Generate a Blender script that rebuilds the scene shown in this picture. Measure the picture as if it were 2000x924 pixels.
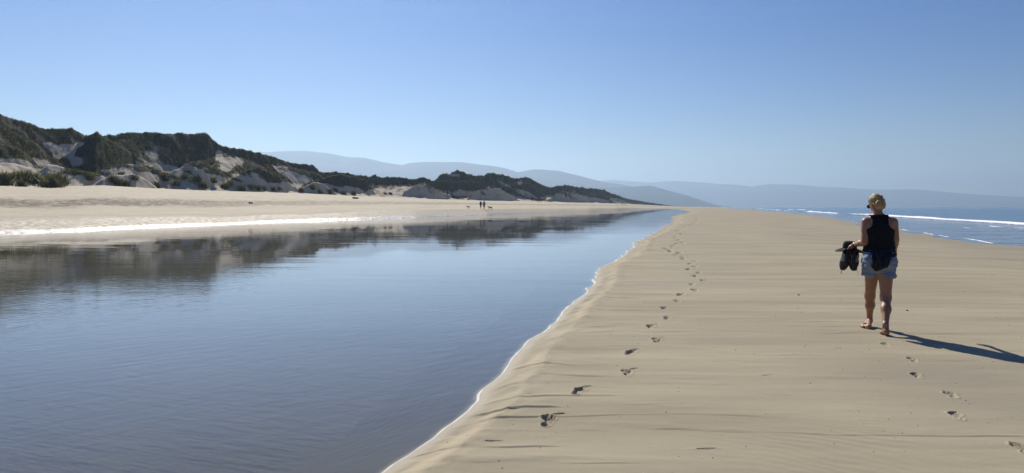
import bpy, math, random
import numpy as np
from mathutils import Vector, Matrix

random.seed(7)
RNG = np.random.default_rng(11)
scene = bpy.context.scene
for o in list(bpy.data.objects):
    bpy.data.objects.remove(o)
COL = scene.collection

# ------------------------------------------------------------------ camera
CAM_H = 1.52          # eye height above the sand bar
F = 1350.0            # focal length in photo pixels (2000 px wide)
HY = 404.0            # photo row of the sea horizon
cam_data = bpy.data.cameras.new("camera")
cam_data.sensor_width = 36.0
cam_data.lens = 36.0 * F / 2000.0
cam_data.shift_y = -(462.0 - HY) / 2000.0
cam_data.clip_start = 0.1
cam_data.clip_end = 60000.0
cam = bpy.data.objects.new("camera", cam_data)
cam.location = (0, 0, CAM_H)
cam.rotation_euler = (math.radians(90), 0, 0)
COL.objects.link(cam)
scene.camera = cam

# ------------------------------------------------------------------ sky, sun, exposure
SUN_EL = math.radians(38.0)
SUN_AZ = math.radians(-20.0)        # from +Y towards +X
world = bpy.data.worlds.new("World")
scene.world = world
world.use_nodes = True
wn = world.node_tree
wn.nodes.clear()
sky = wn.nodes.new("ShaderNodeTexSky")
sky.sky_type = 'NISHITA'
sky.sun_disc = False
sky.sun_elevation = SUN_EL
sky.sun_rotation = SUN_AZ
sky.altitude = 0
sky.air_density = 1.0
sky.dust_density = 0.1
sky.ozone_density = 3.0
bg = wn.nodes.new("ShaderNodeBackground")
bg.inputs[1].default_value = 0.056
wo = wn.nodes.new("ShaderNodeOutputWorld")
hs = wn.nodes.new("ShaderNodeHueSaturation")      # clear, rather blue air
hs.inputs["Saturation"].default_value = 1.45
hs.inputs["Hue"].default_value = 0.519
wn.links.new(sky.outputs[0], hs.inputs["Color"])
wn.links.new(hs.outputs[0], bg.inputs[0])
wn.links.new(bg.outputs[0], wo.inputs[0])

sun_data = bpy.data.lights.new("sun", 'SUN')
sun_data.energy = 5.0
sun_data.angle = math.radians(0.53)
sun_data.color = (1.0, 0.93, 0.82)
sun = bpy.data.objects.new("sun", sun_data)
sdir = Vector((math.sin(SUN_AZ) * math.cos(SUN_EL), math.cos(SUN_AZ) * math.cos(SUN_EL), math.sin(SUN_EL)))
sun.rotation_euler = (-sdir).to_track_quat('-Z', 'Y').to_euler()
sun.location = (-20, 30, 60)
COL.objects.link(sun)

scene.view_settings.view_transform = 'Standard'
scene.view_settings.look = 'None'
scene.view_settings.exposure = 0.35
scene.view_settings.gamma = 1.0
scene.view_settings.use_curve_mapping = False
scene.render.engine = 'CYCLES'
scene.cycles.max_bounces = 8
scene.cycles.diffuse_bounces = 3
scene.cycles.glossy_bounces = 3
scene.cycles.transparent_max_bounces = 8
scene.cycles.volume_bounces = 0
scene.cycles.caustics_reflective = False
scene.cycles.caustics_refractive = False
scene.cycles.sample_clamp_direct = 0
scene.cycles.sample_clamp_indirect = 4
scene.cycles.use_denoising = True

# ------------------------------------------------------------------ helpers
def tag(o, label=None, cat=None, group=None, kind=None):
    if label: o["label"] = label
    if cat: o["category"] = cat
    if group: o["group"] = group
    if kind: o["kind"] = kind
    return o

def at(px, py, z):
    """photo pixel on the horizontal plane z -> world (x, y)"""
    d = (z - CAM_H) * F / (HY - py)
    return ((px - 1000.0) / F * d, d)

def sstep(a, b, x):
    t = np.clip((x - a) / (b - a), 0, 1)
    return t * t * (3 - 2 * t)

def _hash(ix, iy, seed):
    h = (ix.astype(np.int64) * 374761393 + iy.astype(np.int64) * 668265263 + seed * 974711) & 0x7fffffff
    h = ((h ^ (h >> 13)) * 1274126177) & 0x7fffffff
    return ((h ^ (h >> 16)) & 0xffff) / 65535.0

def vnoise(x, y, seed=0):
    x = np.asarray(x, float); y = np.asarray(y, float)
    ix = np.floor(x); iy = np.floor(y)
    fx = x - ix; fy = y - iy
    fx = fx * fx * fx * (fx * (fx * 6 - 15) + 10); fy = fy * fy * fy * (fy * (fy * 6 - 15) + 10)
    a = _hash(ix, iy, seed); b = _hash(ix + 1, iy, seed)
    c = _hash(ix, iy + 1, seed); d = _hash(ix + 1, iy + 1, seed)
    return ((a * (1 - fx) + b * fx) * (1 - fy) + (c * (1 - fx) + d * fx) * fy) * 2 - 1

def fbm(x, y, seed=0, octv=4, gain=0.5):
    s = 0; a = 1.0; n = 0
    for i in range(octv):
        c, sn = math.cos(0.6 * i), math.sin(0.6 * i)
        s = s + a * vnoise((x * c - y * sn) * 2 ** i + 17.3 * i, (x * sn + y * c) * 2 ** i - 9.1 * i, seed + i)
        n += a; a *= gain
    return s / n

def mesh_np(name, V, faces, mat=None, parent=None, smooth=True, attrs=None, link=True):
    """faces: (n,4) or (n,3) int array"""
    me = bpy.data.meshes.new(name)
    V = np.asarray(V, np.float32); faces = np.asarray(faces, np.int32)
    k = faces.shape[1]
    me.vertices.add(len(V)); me.vertices.foreach_set("co", V.ravel())
    me.loops.add(faces.size); me.loops.foreach_set("vertex_index", faces.ravel())
    me.polygons.add(len(faces))
    me.polygons.foreach_set("loop_start", np.arange(0, faces.size, k, dtype=np.int32))
    me.polygons.foreach_set("use_smooth", np.full(len(faces), smooth, dtype=bool))
    me.update(calc_edges=True); me.validate()
    if attrs:
        for n, a in attrs.items():
            a = np.asarray(a, np.float32)
            if a.ndim == 1:
                at_ = me.attributes.new(n, 'FLOAT', 'POINT'); at_.data.foreach_set("value", a)
            else:
                at_ = me.attributes.new(n, 'FLOAT_COLOR', 'POINT')
                at_.data.foreach_set("color", np.concatenate([a, np.ones((len(a), 1), np.float32)], 1).ravel())
    if mat: me.materials.append(mat)
    if not link: return me
    o = bpy.data.objects.new(name, me); COL.objects.link(o)
    if parent: o.parent = parent
    return o

def grid_mesh(name, X, Y, Z, keep=None, mat=None, attrs=None):
    R, C = X.shape
    idx = np.arange(R * C).reshape(R, C)
    q = np.stack([idx[:-1, :-1], idx[:-1, 1:], idx[1:, 1:], idx[1:, :-1]], -1).reshape(-1, 4)
    if keep is not None:
        kf = keep.ravel()
        q = q[kf[q].any(1)]
    used = np.zeros(R * C, bool); used[q.ravel()] = True
    re = np.cumsum(used) - 1
    V = np.stack([X.ravel(), Y.ravel(), Z.ravel()], -1)[used]
    at_ = {n: a.reshape(R * C, *a.shape[2:])[used] for n, a in (attrs or {}).items()}
    return mesh_np(name, V, re[q], mat, attrs=at_)

def empty(name, loc=(0, 0, 0), rz=0.0, parent=None):
    o = bpy.data.objects.new(name, None); o.location = loc; o.rotation_euler = (0, 0, rz)
    o.empty_display_size = 0.1
    COL.objects.link(o)
    if parent: o.parent = parent
    return o

# ---- node helpers
class NT:
    def __init__(self, name):
        self.m = bpy.data.materials.new(name); self.m.use_nodes = True
        self.t = self.m.node_tree; self.t.nodes.clear()
        self.out = self.n("ShaderNodeOutputMaterial")
    def n(self, typ, **kw):
        nd = self.t.nodes.new(typ)
        for k, v in kw.items(): setattr(nd, k, v)
        return nd
    def l(self, a, b): self.t.links.new(a, b)
    def set(self, sock, v):
        if hasattr(v, "is_linked") or isinstance(v, bpy.types.NodeSocket): self.l(v, sock)
        else: sock.default_value = v
    def math(self, op, a, b=0.0, c=None, clamp=False):
        nd = self.n("ShaderNodeMath", operation=op); nd.use_clamp = clamp
        self.set(nd.inputs[0], a); self.set(nd.inputs[1], b)
        if c is not None: self.set(nd.inputs[2], c)
        return nd.outputs[0]
    def coord(self, scale=(1, 1, 1), rz=0.0):
        tc = self.n("ShaderNodeTexCoord"); mp = self.n("ShaderNodeMapping")
        mp.inputs["Scale"].default_value = scale
        src = tc.outputs["Object"]
        if rz:
            mr = self.n("ShaderNodeMapping"); mr.inputs["Rotation"].default_value = (0, 0, rz)
            self.l(src, mr.inputs[0]); src = mr.outputs[0]
        self.l(src, mp.inputs[0]); return mp.outputs[0]
    def noise(self, vec, scale=1.0, detail=3.0, rough=0.5):
        nd = self.n("ShaderNodeTexNoise"); nd.inputs["Scale"].default_value = scale
        nd.inputs["Detail"].default_value = detail; nd.inputs["Roughness"].default_value = rough
        self.l(vec, nd.inputs["Vector"]); return nd.outputs["Fac"]
    def ramp(self, fac, a, b, ca=0.0, cb=1.0):
        nd = self.n("ShaderNodeMapRange"); nd.inputs[1].default_value = a; nd.inputs[2].default_value = b
        nd.inputs[3].default_value = ca; nd.inputs[4].default_value = cb
        self.set(nd.inputs[0], fac); return nd.outputs[0]
    def mix(self, fac, a, b):
        nd = self.n("ShaderNodeMix", data_type='RGBA')
        self.set(nd.inputs[0], fac)
        self.set(nd.inputs[6], a if not isinstance(a, tuple) else (*a, 1))
        self.set(nd.inputs[7], b if not isinstance(b, tuple) else (*b, 1))
        return nd.outputs[2]
    def attr(self, name, out="Fac"):
        nd = self.n("ShaderNodeAttribute", attribute_name=name); return nd.outputs[out]
    def bump(self, h, dist, strength=1.0, normal=None):
        nd = self.n("ShaderNodeBump"); nd.inputs["Strength"].default_value = strength
        nd.inputs["Distance"].default_value = dist
        self.l(h, nd.inputs["Height"])
        if normal: self.l(normal, nd.inputs["Normal"])
        return nd.outputs[0]
    def bsdf(self, color, rough=0.8, spec=0.3, normal=None, **kw):
        b = self.n("ShaderNodeBsdfPrincipled")
        self.set(b.inputs["Base Color"], (*color, 1) if isinstance(color, tuple) else color)
        self.set(b.inputs["Roughness"], rough); self.set(b.inputs["Specular IOR Level"], spec)
        if normal: self.l(normal, b.inputs["Normal"])
        for k, v in kw.items(): self.set(b.inputs[k], v)
        return b.outputs[0]
    def done(self, sh):
        self.l(sh, self.out.inputs["Surface"]); return self.m

def simple_mat(name, color, rough=0.8, spec=0.3, var=0.25, scale=30.0, bump=0.0, stretch=(1, 1, 1)):
    t = NT(name); v = t.coord(stretch)
    n = t.noise(v, scale, 4)
    c2 = tuple(min(1, c * (1 + var)) for c in color); c1 = tuple(c * (1 - var) for c in color)
    col = t.mix(t.ramp(n, 0.3, 0.7), c1, c2)
    nm = t.bump(n, bump) if bump else None
    return t.done(t.bsdf(col, rough, spec, nm))

# ------------------------------------------------------------------ coast lines (world metres)
WL = -0.12     # stream level
SL = -0.50     # sea level
near_px = [(750, 922.6), (785, 898), (848, 858), (871, 837), (915, 803), (932, 782), (941, 763), (974, 735), (992, 712), (1023, 674),
           (1047, 657), (1076, 634), (1088, 622), (1103, 607), (1119, 595), (1120, 589), (1126, 582.6), (1143, 573),
           (1145, 565), (1162, 553), (1158, 545), (1166, 531), (1170, 523), (1189, 515), (1212, 505.5), (1214, 501),
           (1227, 492), (1229, 486.5), (1238, 480), (1236, 474), (1254, 467.6), (1281, 452.7), (1295, 443), (1312, 437),
           (1310, 432), (1313, 426), (1310, 423), (1326.6, 419.4), (1348.6, 414.8), (1324.7, 409)]
NEAR = [(-14, -30), (-5.2, -5), (-2.2, 1.2)] + [at(x, y, WL) for x, y in near_px]
TIP = at(1282, 407.7, WL)
XS_far = np.array([-1000, -500, 0, 150, 297, 437, 595, 700, 810, 950, 1090, 1150, 1205, 1253, 1282, 1300, 1340, 1375, 1420])
YS_far = np.array([23.7, 30.2, 40.6, 46.1, 54.7, 63.3, 79, 89, 105, 138, 207, 246, 335, 500, 598, 693, 1079, 1700, 2300])
def Ys(x): return np.interp(x, XS_far, YS_far)
XF_t = np.array([-1000, -509, 0, 200, 400, 600, 700, 850, 950, 1100, 1200, 1250, 1300, 1340, 1375, 1420])
YF_t = np.array([66.5, 85, 118, 135, 165, 215, 245, 320, 400, 520, 750, 1150, 1750, 2150, 2450, 2700])
def Yf(x): return np.interp(x, XF_t, YF_t)
FOOT_Y = (np.array([-1000, -500, 0, 100, 200, 300, 400, 500, 600, 730, 850, 950, 1100, 1200, 1250, 1300, 1340, 1420]),
          np.array([310, 345, 362, 365, 362, 368, 372, 375, 378, 384.5, 389, 392, 395, 397.5, 400, 402.4, 403.9, 404.3]))
def Zf(x): return CAM_H + (HY - np.interp(x, *FOOT_Y)) * Yf(x) / F
DY_t = (np.array([-1000, 0, 400, 700, 950, 1100, 1200, 1250, 1300, 1420]), np.array([50, 60, 78, 92, 112, 125, 160, 210, 260, 300]))
def Yc(x): return Yf(x) + np.interp(x, *DY_t)

sea_px = [(2000, 483), (1935, 476.5), (1870, 466.8), (1805, 457), (1756, 449), (1675, 436.5), (1655, 431), (1603, 421.5),
          (1558, 417.3), (1496, 412), (1457, 408.6), (1415, 406.6)]
SEA = [(0.5, -60), (9, -15), (15, 5), (20.3, 20)] + [at(x, y, SL) for x, y in sea_px] + [(1500, 4200)]
FAR = [((x - 1000) / F * Ys(x), Ys(x)) for x in (-1000, -500, 0, 150, 297, 437, 595, 700, 810, 950, 1090, 1150, 1205, 1253)]

def seg_dist(X, Y, pts):
    d2 = np.full(X.shape, 1e18)
    for (ax, ay), (bx, by) in zip(pts[:-1], pts[1:]):
        vx, vy = bx - ax, by - ay
        t = np.clip(((X - ax) * vx + (Y - ay) * vy) / (vx * vx + vy * vy), 0, 1)
        d2 = np.minimum(d2, (X - ax - t * vx) ** 2 + (Y - ay - t * vy) ** 2)
    return np.sqrt(d2)

def inside_poly(X, Y, pts):
    ins = np.zeros(X.shape, bool)
    n = len(pts)
    for i in range(n):
        ax, ay = pts[i]; bx, by = pts[(i + 1) % n]
        if ay == by: continue
        c = ((ay > Y) != (by > Y)) & (X < (bx - ax) * (Y - ay) / (by - ay) + ax)
        ins ^= c
    return ins

STREAM_POLY = NEAR + [TIP] + FAR[::-1] + [(-60, -30)]
SEA_POLY = SEA + [(9000, 4200), (9000, -60)]

# ------------------------------------------------------------------ sand materials
def sand_material(name, dry, wetc, streak=True):
    t = NT(name)
    v = t.coord((1, 1, 1))
    wet = t.attr("wet"); pale = t.attr("pale")
    n1 = t.noise(t.coord((0.22, 1.1, 1), 0.06), 1.0, 5, 0.6)
    n2 = t.noise(v, 9.0, 4, 0.6)
    n3 = t.noise(v, 420.0, 2, 0.7)
    d1 = tuple(c * 0.80 for c in dry); d2 = tuple(min(1, c * 1.10) for c in dry)
    col = t.mix(t.ramp(n1, 0.33, 0.66), d1, d2)
    col = t.mix(t.ramp(n2, 0.55, 0.8, 0, 0.35), col, tuple(c * 0.82 for c in dry))
    col = t.mix(t.ramp(n3, 0.55, 0.8, 0, 0.55), col, tuple(c * 0.62 for c in dry))
    col = t.mix(t.ramp(n3, 0.28, 0.42, 0.35, 0.0), col, tuple(min(1, c * 1.3) for c in dry))
    n4 = t.noise(t.coord((.9, 9.0, 1), 0.05), 1.0, 4, .65); n5 = t.noise(t.coord((.25, .5, 1)), 1.0, 3, .55)
    col = t.mix(t.math('MULTIPLY', t.ramp(n4, .58, .70, 0, .55), t.ramp(n5, .42, .6)), col, tuple(c * 0.60 for c in dry))
    col = t.mix(pale, col, (0.50, 0.42, 0.30))
    col = t.mix(wet, col, wetc)
    col = t.mix(t.attr("bed"), col, (.135, .126, .098))
    h = t.math('ADD', t.math('MULTIPLY', n3, 0.35), n2)
    nm = t.bump(h, 0.004, 0.6)
    rough = t.ramp(wet, 0, 1, 0.9, 0.58)
    spec = t.math('MULTIPLY', t.ramp(wet, 0, 1, 0.10, 0.28), t.ramp(t.attr("bed"), 0, .5, 1, 0))
    return t.done(t.bsdf(col, rough, spec, nm))

M_bar = sand_material("bar_sand", (0.352, 0.310, 0.220), (0.228, 0.198, 0.142))

def beach_material():
    t = NT("beach_sand")
    v = t.coord((1, 1, 1))
    wet = t.attr("wet"); band = t.attr("band")
    n1 = t.noise(t.coord((0.25, 0.08, 1)), 1.0, 4, 0.55)
    n2 = t.noise(t.coord((1.0, 0.5, 1)), 1.3, 5, 0.65)
    n3 = t.noise(t.coord((1, 0.6, 1)), 3.2, 3, 0.6)
    col = t.mix(t.ramp(n1, 0.3, 0.7), (0.395, 0.348, 0.255), (0.46, 0.408, 0.302))
    col = t.mix(t.ramp(n2, 0.56, 0.72, 0, 0.5), col, (0.33, 0.28, 0.20))
    col = t.mix(t.math('MULTIPLY', band, t.ramp(n2, 0.32, 0.52)), col, (0.125, 0.105, 0.075))
    col = t.mix(wet, col, (0.20, 0.175, 0.135))
    col = t.mix(t.attr("bed"), col, (.13, .113, .088))
    h = t.math('ADD', n2, t.math('MULTIPLY', n3, 0.6))
    nm = t.bump(h, 0.16, 0.9)
    rough = t.ramp(t.math('SUBTRACT', wet, t.ramp(n3, .45, .62, 0, .45)), 0.2, 1, 0.85, 0.27)
    spec = t.math('MULTIPLY', t.ramp(wet, 0.2, 1, 0.15, 0.6), t.ramp(t.attr("bed"), 0, .5, 1, 0))
    return t.done(t.bsdf(col, rough, spec, nm))
M_beach = beach_material()

def dune_material():
    t = NT("dune_surface")
    v = t.coord((1, 1, 1)); veg = t.attr("veg")
    n1 = t.noise(v, 0.35, 5, 0.65); n2 = t.noise(v, 2.2, 4, 0.65)
    sand = t.mix(t.ramp(n1, 0.35, 0.65), (0.40, 0.35, 0.27), (0.52, 0.46, 0.36))
    grass = t.mix(t.ramp(n1, 0.3, 0.7), (0.032, 0.032, 0.019), (0.064, 0.058, 0.032))
    grass = t.mix(t.ramp(n2, 0.55, 0.75, 0, 0.6), grass, (0.12, 0.105, 0.065))
    m = t.ramp(t.math('ADD', veg, t.math('MULTIPLY', t.math('SUBTRACT', n2, 0.5), 1.3)), 0.22, 0.68)
    col = t.mix(m, sand, grass)
    nm = t.bump(t.math('ADD', n2, t.math('MULTIPLY', n1, 0.5)), 0.35, 0.6)
    return t.done(t.bsdf(col, 0.95, 0.1, nm))
M_dune = dune_material()

# ------------------------------------------------------------------ ground sheet
def ground():
    t = NT("ground_sand")
    n = t.noise(t.coord((0.01, 0.01, 1)), 1.0, 4)
    m = t.done(t.bsdf(t.mix(n, (0.25, 0.23, 0.17), (0.33, 0.30, 0.22)), 0.95, 0.1))
    o = mesh_np("ground", [(-18500, -900, -1.6), (18500, -900, -1.6), (18500, 17000, -1.6), (-18500, 17000, -1.6)], [(0, 1, 2, 3)], m)
    tag(o, kind="structure")
ground()

# ------------------------------------------------------------------ sand bar (height field with footprints)
TRACK1 = [(1071, 821), (1130, 763), (1225, 726), (1230, 688), (1283, 664), (1271, 638), (1304, 621), (1297, 602), (1323, 588.5),
          (1329, 576), (1357, 567), (1352, 556), (1373, 548), (1356, 539), (1365, 532.5), (1345, 526), (1358, 521), (1349, 515),
          (1357, 509.5), (1334, 505.5), (1333, 501.4), (1320, 498), (1327, 494), (1310, 491), (1308, 488), (1300, 485), (1313, 482),
          (1317, 479), (1324, 475.7), (1333, 474), (1323, 470), (1328, 469), (1321, 464.5), (1320, 461), (1329, 459), (1334, 457),
          (1331, 455.7), (1326, 453), (1322, 451), (1329, 448.5), (1334, 445.7), (1339, 444), (1350, 439), (1356, 437), (1358, 434),
          (1361, 432), (1364, 429), (1361, 426), (1356, 419.4), (1354, 416.7)]
TRACK2 = [(1995, 874), (1868, 812), (1858, 770), (1790, 732), (1783, 702), (1730, 674)]
EXTRA = [(965, 861, .5), (1637, 681, .45), (1500, 732, .5), (1380, 876, .55), (1610, 645, .7), (1560, 577, .3), (1630, 646, .5)]

def bar_height(X, Y):
    near_noise = (vnoise(X * 2.1 + Y, Y * 1.5, 5) * 0.025 + vnoise(X * 9, Y * 6, 6) * 0.008) * np.clip(Y / 6.0, 0.6, 12)
    d = seg_dist(X, Y, NEAR + [TIP])
    ins = inside_poly(X, Y, STREAM_POLY)
    d1 = np.where(ins, -d, d) + near_noise
    w = 0.34 + 0.012 * np.clip(Y, 0, 400)
    ds = seg_dist(X, Y, SEA)
    d2 = np.where(inside_poly(X, Y, SEA_POLY), -ds, ds) + vnoise(X * 0.35, Y * 0.2, 8) * 0.8
    bank = np.where(d1 < 0, WL + 0.34 * d1 / (w / 0.34), WL + (-WL) * (1 - (1 - np.clip(d1 / w, 0, 1)) ** 1.05))
    bank = np.maximum(bank, -0.46)
    wsea = np.interp(Y, [0, 15, 40, 200], [6, 8, 15, 24])
    seas = np.where(d2 > 0, SL * (1 - sstep(0, 1, d2 / wsea)), SL + 0.04 * d2)
    seas = np.maximum(seas, -1.2)
    Z = bank + seas
    land = sstep(0.0, 0.15, d1) * sstep(0.0, 3, d2)
    # long low swells, little ledges cut by draining water
    Z = Z + land * 0.012 * fbm(X * 0.22, Y * 0.5, 21, 3)
    Z = Z + land * 0.004 * fbm(X * 0.9, Y * 4.0, 22, 4)
    edge = np.exp(-((d1 - 0.75 * w) / (0.9 + 0.02 * Y)) ** 2)
    nx = X + 0.35 * fbm(X * 0.8, Y * 0.8, 23, 3)
    phase = Y * (5.0 / (1 + 0.05 * Y)) + 0.20 * nx + 1.1 * fbm(X * 0.35, Y * 0.55, 24, 4)
    fr = phase - np.floor(phase)
    saw = (1 - fr) * sstep(0.0, 0.05, fr)              # sharp step that faces the viewer
    amp = sstep(0.12, 0.6, fbm(X * 0.7, Y * 2.4, 25, 3)) * 0.0065 + edge * 0.009 * sstep(0.0, 0.5, fbm(X * 1.6, Y * 4.0, 26, 2))
    Z = Z + land * amp * np.clip(1 + Y * 0.04, 1, 2.5) * saw
    rip = np.sin((X * 0.66 - Y * 0.75 + 0.05 * fbm(X * 1.5, Y * 1.5, 33, 2)) * 42)
    Z = Z + 0.003 * rip * sstep(-0.12, -0.5, d1) * (Y < 30)
    # fine current ripples in patches
    Z = Z + 0.014 * sstep(0.1 * w, 0.5 * w, d1) * sstep(1.6 * w, 1.0 * w, d1) * fbm(X * 6, Y * 5, 27, 3) * np.clip(Y / 8, 1, 4)
    pm = sstep(0.15, 0.5, fbm(X * 0.45, Y * 0.55, 31, 3)) * land * (Y < 14)
    Z = Z + pm * 0.0011 * np.sin((X * 0.55 + Y * 0.9 + 0.12 * fbm(X * 2, Y * 2, 32, 2)) * 62)
    return Z, d1, d2, w

def add_prints(X, Y, Z):
    wetp = np.zeros_like(Z)
    def stamp(cx, cy, bearing, side, size, depth, kind):
        nonlocal Z
        R = 0.5 * size + 0.25
        rows = np.where((Y[:, 0] > cy - R * 2.5) & (Y[:, 0] < cy + R * 2.5))[0]
        if len(rows) == 0: return
        a, b = rows[0], rows[-1] + 1
        cols = np.where(np.abs(X[(a + b) // 2] - cx) < R + 0.15)[0]
        if len(cols) == 0: return
        c0, c1 = max(cols[0] - 2, 0), cols[-1] + 3
        x = X[a:b, c0:c1] - cx; y = Y[a:b, c0:c1] - cy
        s, c = math.sin(bearing), math.cos(bearing)
        u = (x * s + y * c) / size; v = (x * c - y * s) / size * side
        wob = 0.10 * vnoise(x * 22 + cx * 9, y * 22, 77)
        def ell(u0, v0, ru, rv): return np.sqrt(((u - u0) / ru) ** 2 + ((v - v0) / rv) ** 2) - 1 + wob
        if kind == 'foot':
            sd = np.minimum.reduce([ell(-.105, 0, .05, .036), ell(.055, 0.004, .062, .052), ell(-.03, -.012, .08, .028)])
            for k in range(5):
                sd = np.minimum(sd, ell(.132 - .008 * k * k * .55, .036 - .019 * k, .017 - .001 * k, .0125 - .0008 * k))
            dep = depth * (0.55 + 0.45 * sstep(-.12, .12, -np.abs(u) + .12 + 0.3 * np.abs(u - 0.06)))
        else:
            sd = ell(0, 0, .12, .05 if depth > .01 else .022)
            dep = depth
        m = sstep(0.12, -0.22, sd)
        rim = np.exp(-((sd - 0.32) / 0.22) ** 2)
        Z[a:b, c0:c1] += -dep * m + depth * 0.30 * rim * (0.6 + 0.8 * vnoise(x * 15, y * 15, 12) ** 2)
        if kind == 'foot':
            Z[a:b, c0:c1] += m * depth * 0.35 * np.sin(u * 2 * math.pi / 0.028) * sstep(0.0, 0.05, np.abs(u))
    for i, (px, py) in enumerate(TRACK1):
        cx, cy = at(px, py, 0.0)
        far = cy > 22
        nxt = TRACK1[min(i + 1, len(TRACK1) - 1)]
        be = math.radians(14) + 0.12 * math.sin(i * 2.3)
        if not far: stamp(cx, cy, be, 1 if i % 2 else -1, 0.86 + .05 * max(0, cy - 6), 0.026 + .0028 * max(0, cy - 7), 'foot')
        if cy < 22: stamp(cx + .09, cy + .15, math.radians(70), 1, .42, 0.016, 'pit')
        else: stamp(cx, cy, be, 1, 1.3 + cy * 0.035, 0.055 + cy * 0.0013, 'pit')
    for i, (px, py) in enumerate(TRACK2):
        cx, cy = at(px, py, 0.0)
        stamp(cx, cy, math.radians(17), 1 if i % 2 else -1, 0.74, 0.020, 'foot')
    for px, py, s in EXTRA:
        cx, cy = at(px, py, 0.0)
        stamp(cx, cy, math.radians(84), 1, s, 0.009, 'pit')
    return Z

def build_bar():
    cols = np.concatenate([np.arange(560, 2080, 2.4), np.arange(2080, 3400, 16.0)])
    rows_py = np.concatenate([np.arange(404.8, 410, 0.3), np.arange(410, 470, 0.5), np.arange(470, 940, 0.75)])
    D = np.concatenate([CAM_H * F / (rows_py - HY), np.arange(3.75, 0.2, -0.12)])[::-1]
    k = (cols - 1000) / F
    X = D[:, None] * k[None, :]; Y = np.repeat(D[:, None], len(cols), 1)
    Z, d1, d2, w = bar_height(X, Y)
    Z = add_prints(X, Y, Z)
    xpx = np.repeat(cols[None, :], len(D), 0)
    keep = (d1 > -1.6 * w / 0.34) & (Y < Ys(xpx) * np.where(xpx > 1286, 1.03, 0.95)) & (d2 > -6)
    n = fbm(X * 1.2, Y * 2.0, 41, 3)
    wet = sstep(0.62 * w, 0.12 * w, d1 + 0.10 * w * n) * 0.8
    wet = np.maximum(wet, sstep(5.0, 0.5, d2 + n) * 0.55)
    wet = np.maximum(wet, 0.55 * sstep(0.05, 0.7, fbm(X * 0.22, Y * 0.8, 43, 4)))
    pale = np.exp(-((d1 - 0.80 * w + 0.12 * w * n) / (0.22 * w)) ** 2) * 0.5 * sstep(-0.5, 0.3, n)
    o = grid_mesh("sand_bar", X, Y, Z, keep, M_bar, {"wet": wet, "pale": pale, "bed": sstep(0.03 * w, -0.25 * w, d1)})
    tag(o, kind="structure")
    return o
build_bar()

# ground behind and beside the camera, same sand
def bar_rest():
    xs = np.arange(-14, 26.1, 1.0); ys = np.arange(-40, 0.31, 0.5)
    X, Y = np.meshgrid(xs, ys)
    Z, d1, d2, w = bar_height(X, Y)
    o = grid_mesh("sand_bar", X, Y, Z, (d1 > -2) & (d2 > -6), M_bar, {"wet": np.zeros_like(Z), "pale": np.zeros_like(Z), "bed": sstep(0.02, -0.1, d1)})
    tag(o, kind="structure")
bar_rest()

# ------------------------------------------------------------------ far beach and dunes (one continuous land surface, two sheets)
def g_beach(v, x):
    a = np.interp(v, [-1, 0, .1, .3, 1], [-.4, 0, .10, .31, 1])
    b = np.interp(v, [-1, 0, .06, .2, 1], [-.4, 0, .215, .36, 1])
    m = sstep(450, 900, x)
    return a * (1 - m) + b * m

def beach_z(x, Y):
    ys, yf = Ys(x), Yf(x)
    v = (Y - ys) / (yf - ys)
    z0 = np.where(x < 1290, WL, 0.0)
    return z0 + (Zf(x) - z0) * g_beach(v, x)

def build_beach():
    cols = np.arange(-900, 1421, 3.5)
    v = np.concatenate([np.linspace(-0.16, 0, 9)[:-1], np.linspace(0, 0.25, 110)[:-1], np.linspace(0.25, 1.0, 150)])
    xx = np.repeat(cols[None, :], len(v), 0); vv = np.repeat(v[:, None], len(cols), 1)
    ys, yf = Ys(xx), Yf(xx)
    Y = ys + vv * (yf - ys); X = (xx - 1000) / F * Y
    Z = beach_z(xx, Y)
    fade = sstep(0.0, 0.12, vv) * sstep(1.0, 0.97, vv)
    tr = sstep(.22, .34, vv) * sstep(.62, .48, vv)
    Z += fade * (0.10 * fbm(X * 0.25, Y * 0.12, 51, 3) + (0.03 + 0.17 * tr) * fbm(X * 1.2, Y * 0.7, 52, 3))
    n = fbm(X * 0.3, Y * 0.15, 53, 3)
    Z += sstep(-0.02, 0.01, vv) * sstep(0.10, 0.03, vv) * 0.018 * fbm(X * 2.2, Y * 1.1, 54, 3)
    ww = np.interp(xx, [0, 450, 700, 900, 1100], [1.0, .85, .65, .45, .25])
    wet = 0.45 * sstep(0.19 * ww, 0.09 * ww, vv + 0.03 * n * ww) + 0.55 * sstep(0.042 * ww, 0.008 * ww, vv + 0.012 * n * ww)
    band = sstep(.26, .32, vv + .03 * n) * sstep(.50, .42, vv + .03 * n) * (0.45 + 0.55 * sstep(700, 200, xx))
    o = grid_mesh("far_beach", X, Y, Z, None, M_beach, {"wet": wet, "band": band, "bed": sstep(0.002, -0.012, vv) * (xx < 1285)})
    tag(o, kind="structure")
    return cols
BEACH_COLS = build_beach()

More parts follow.
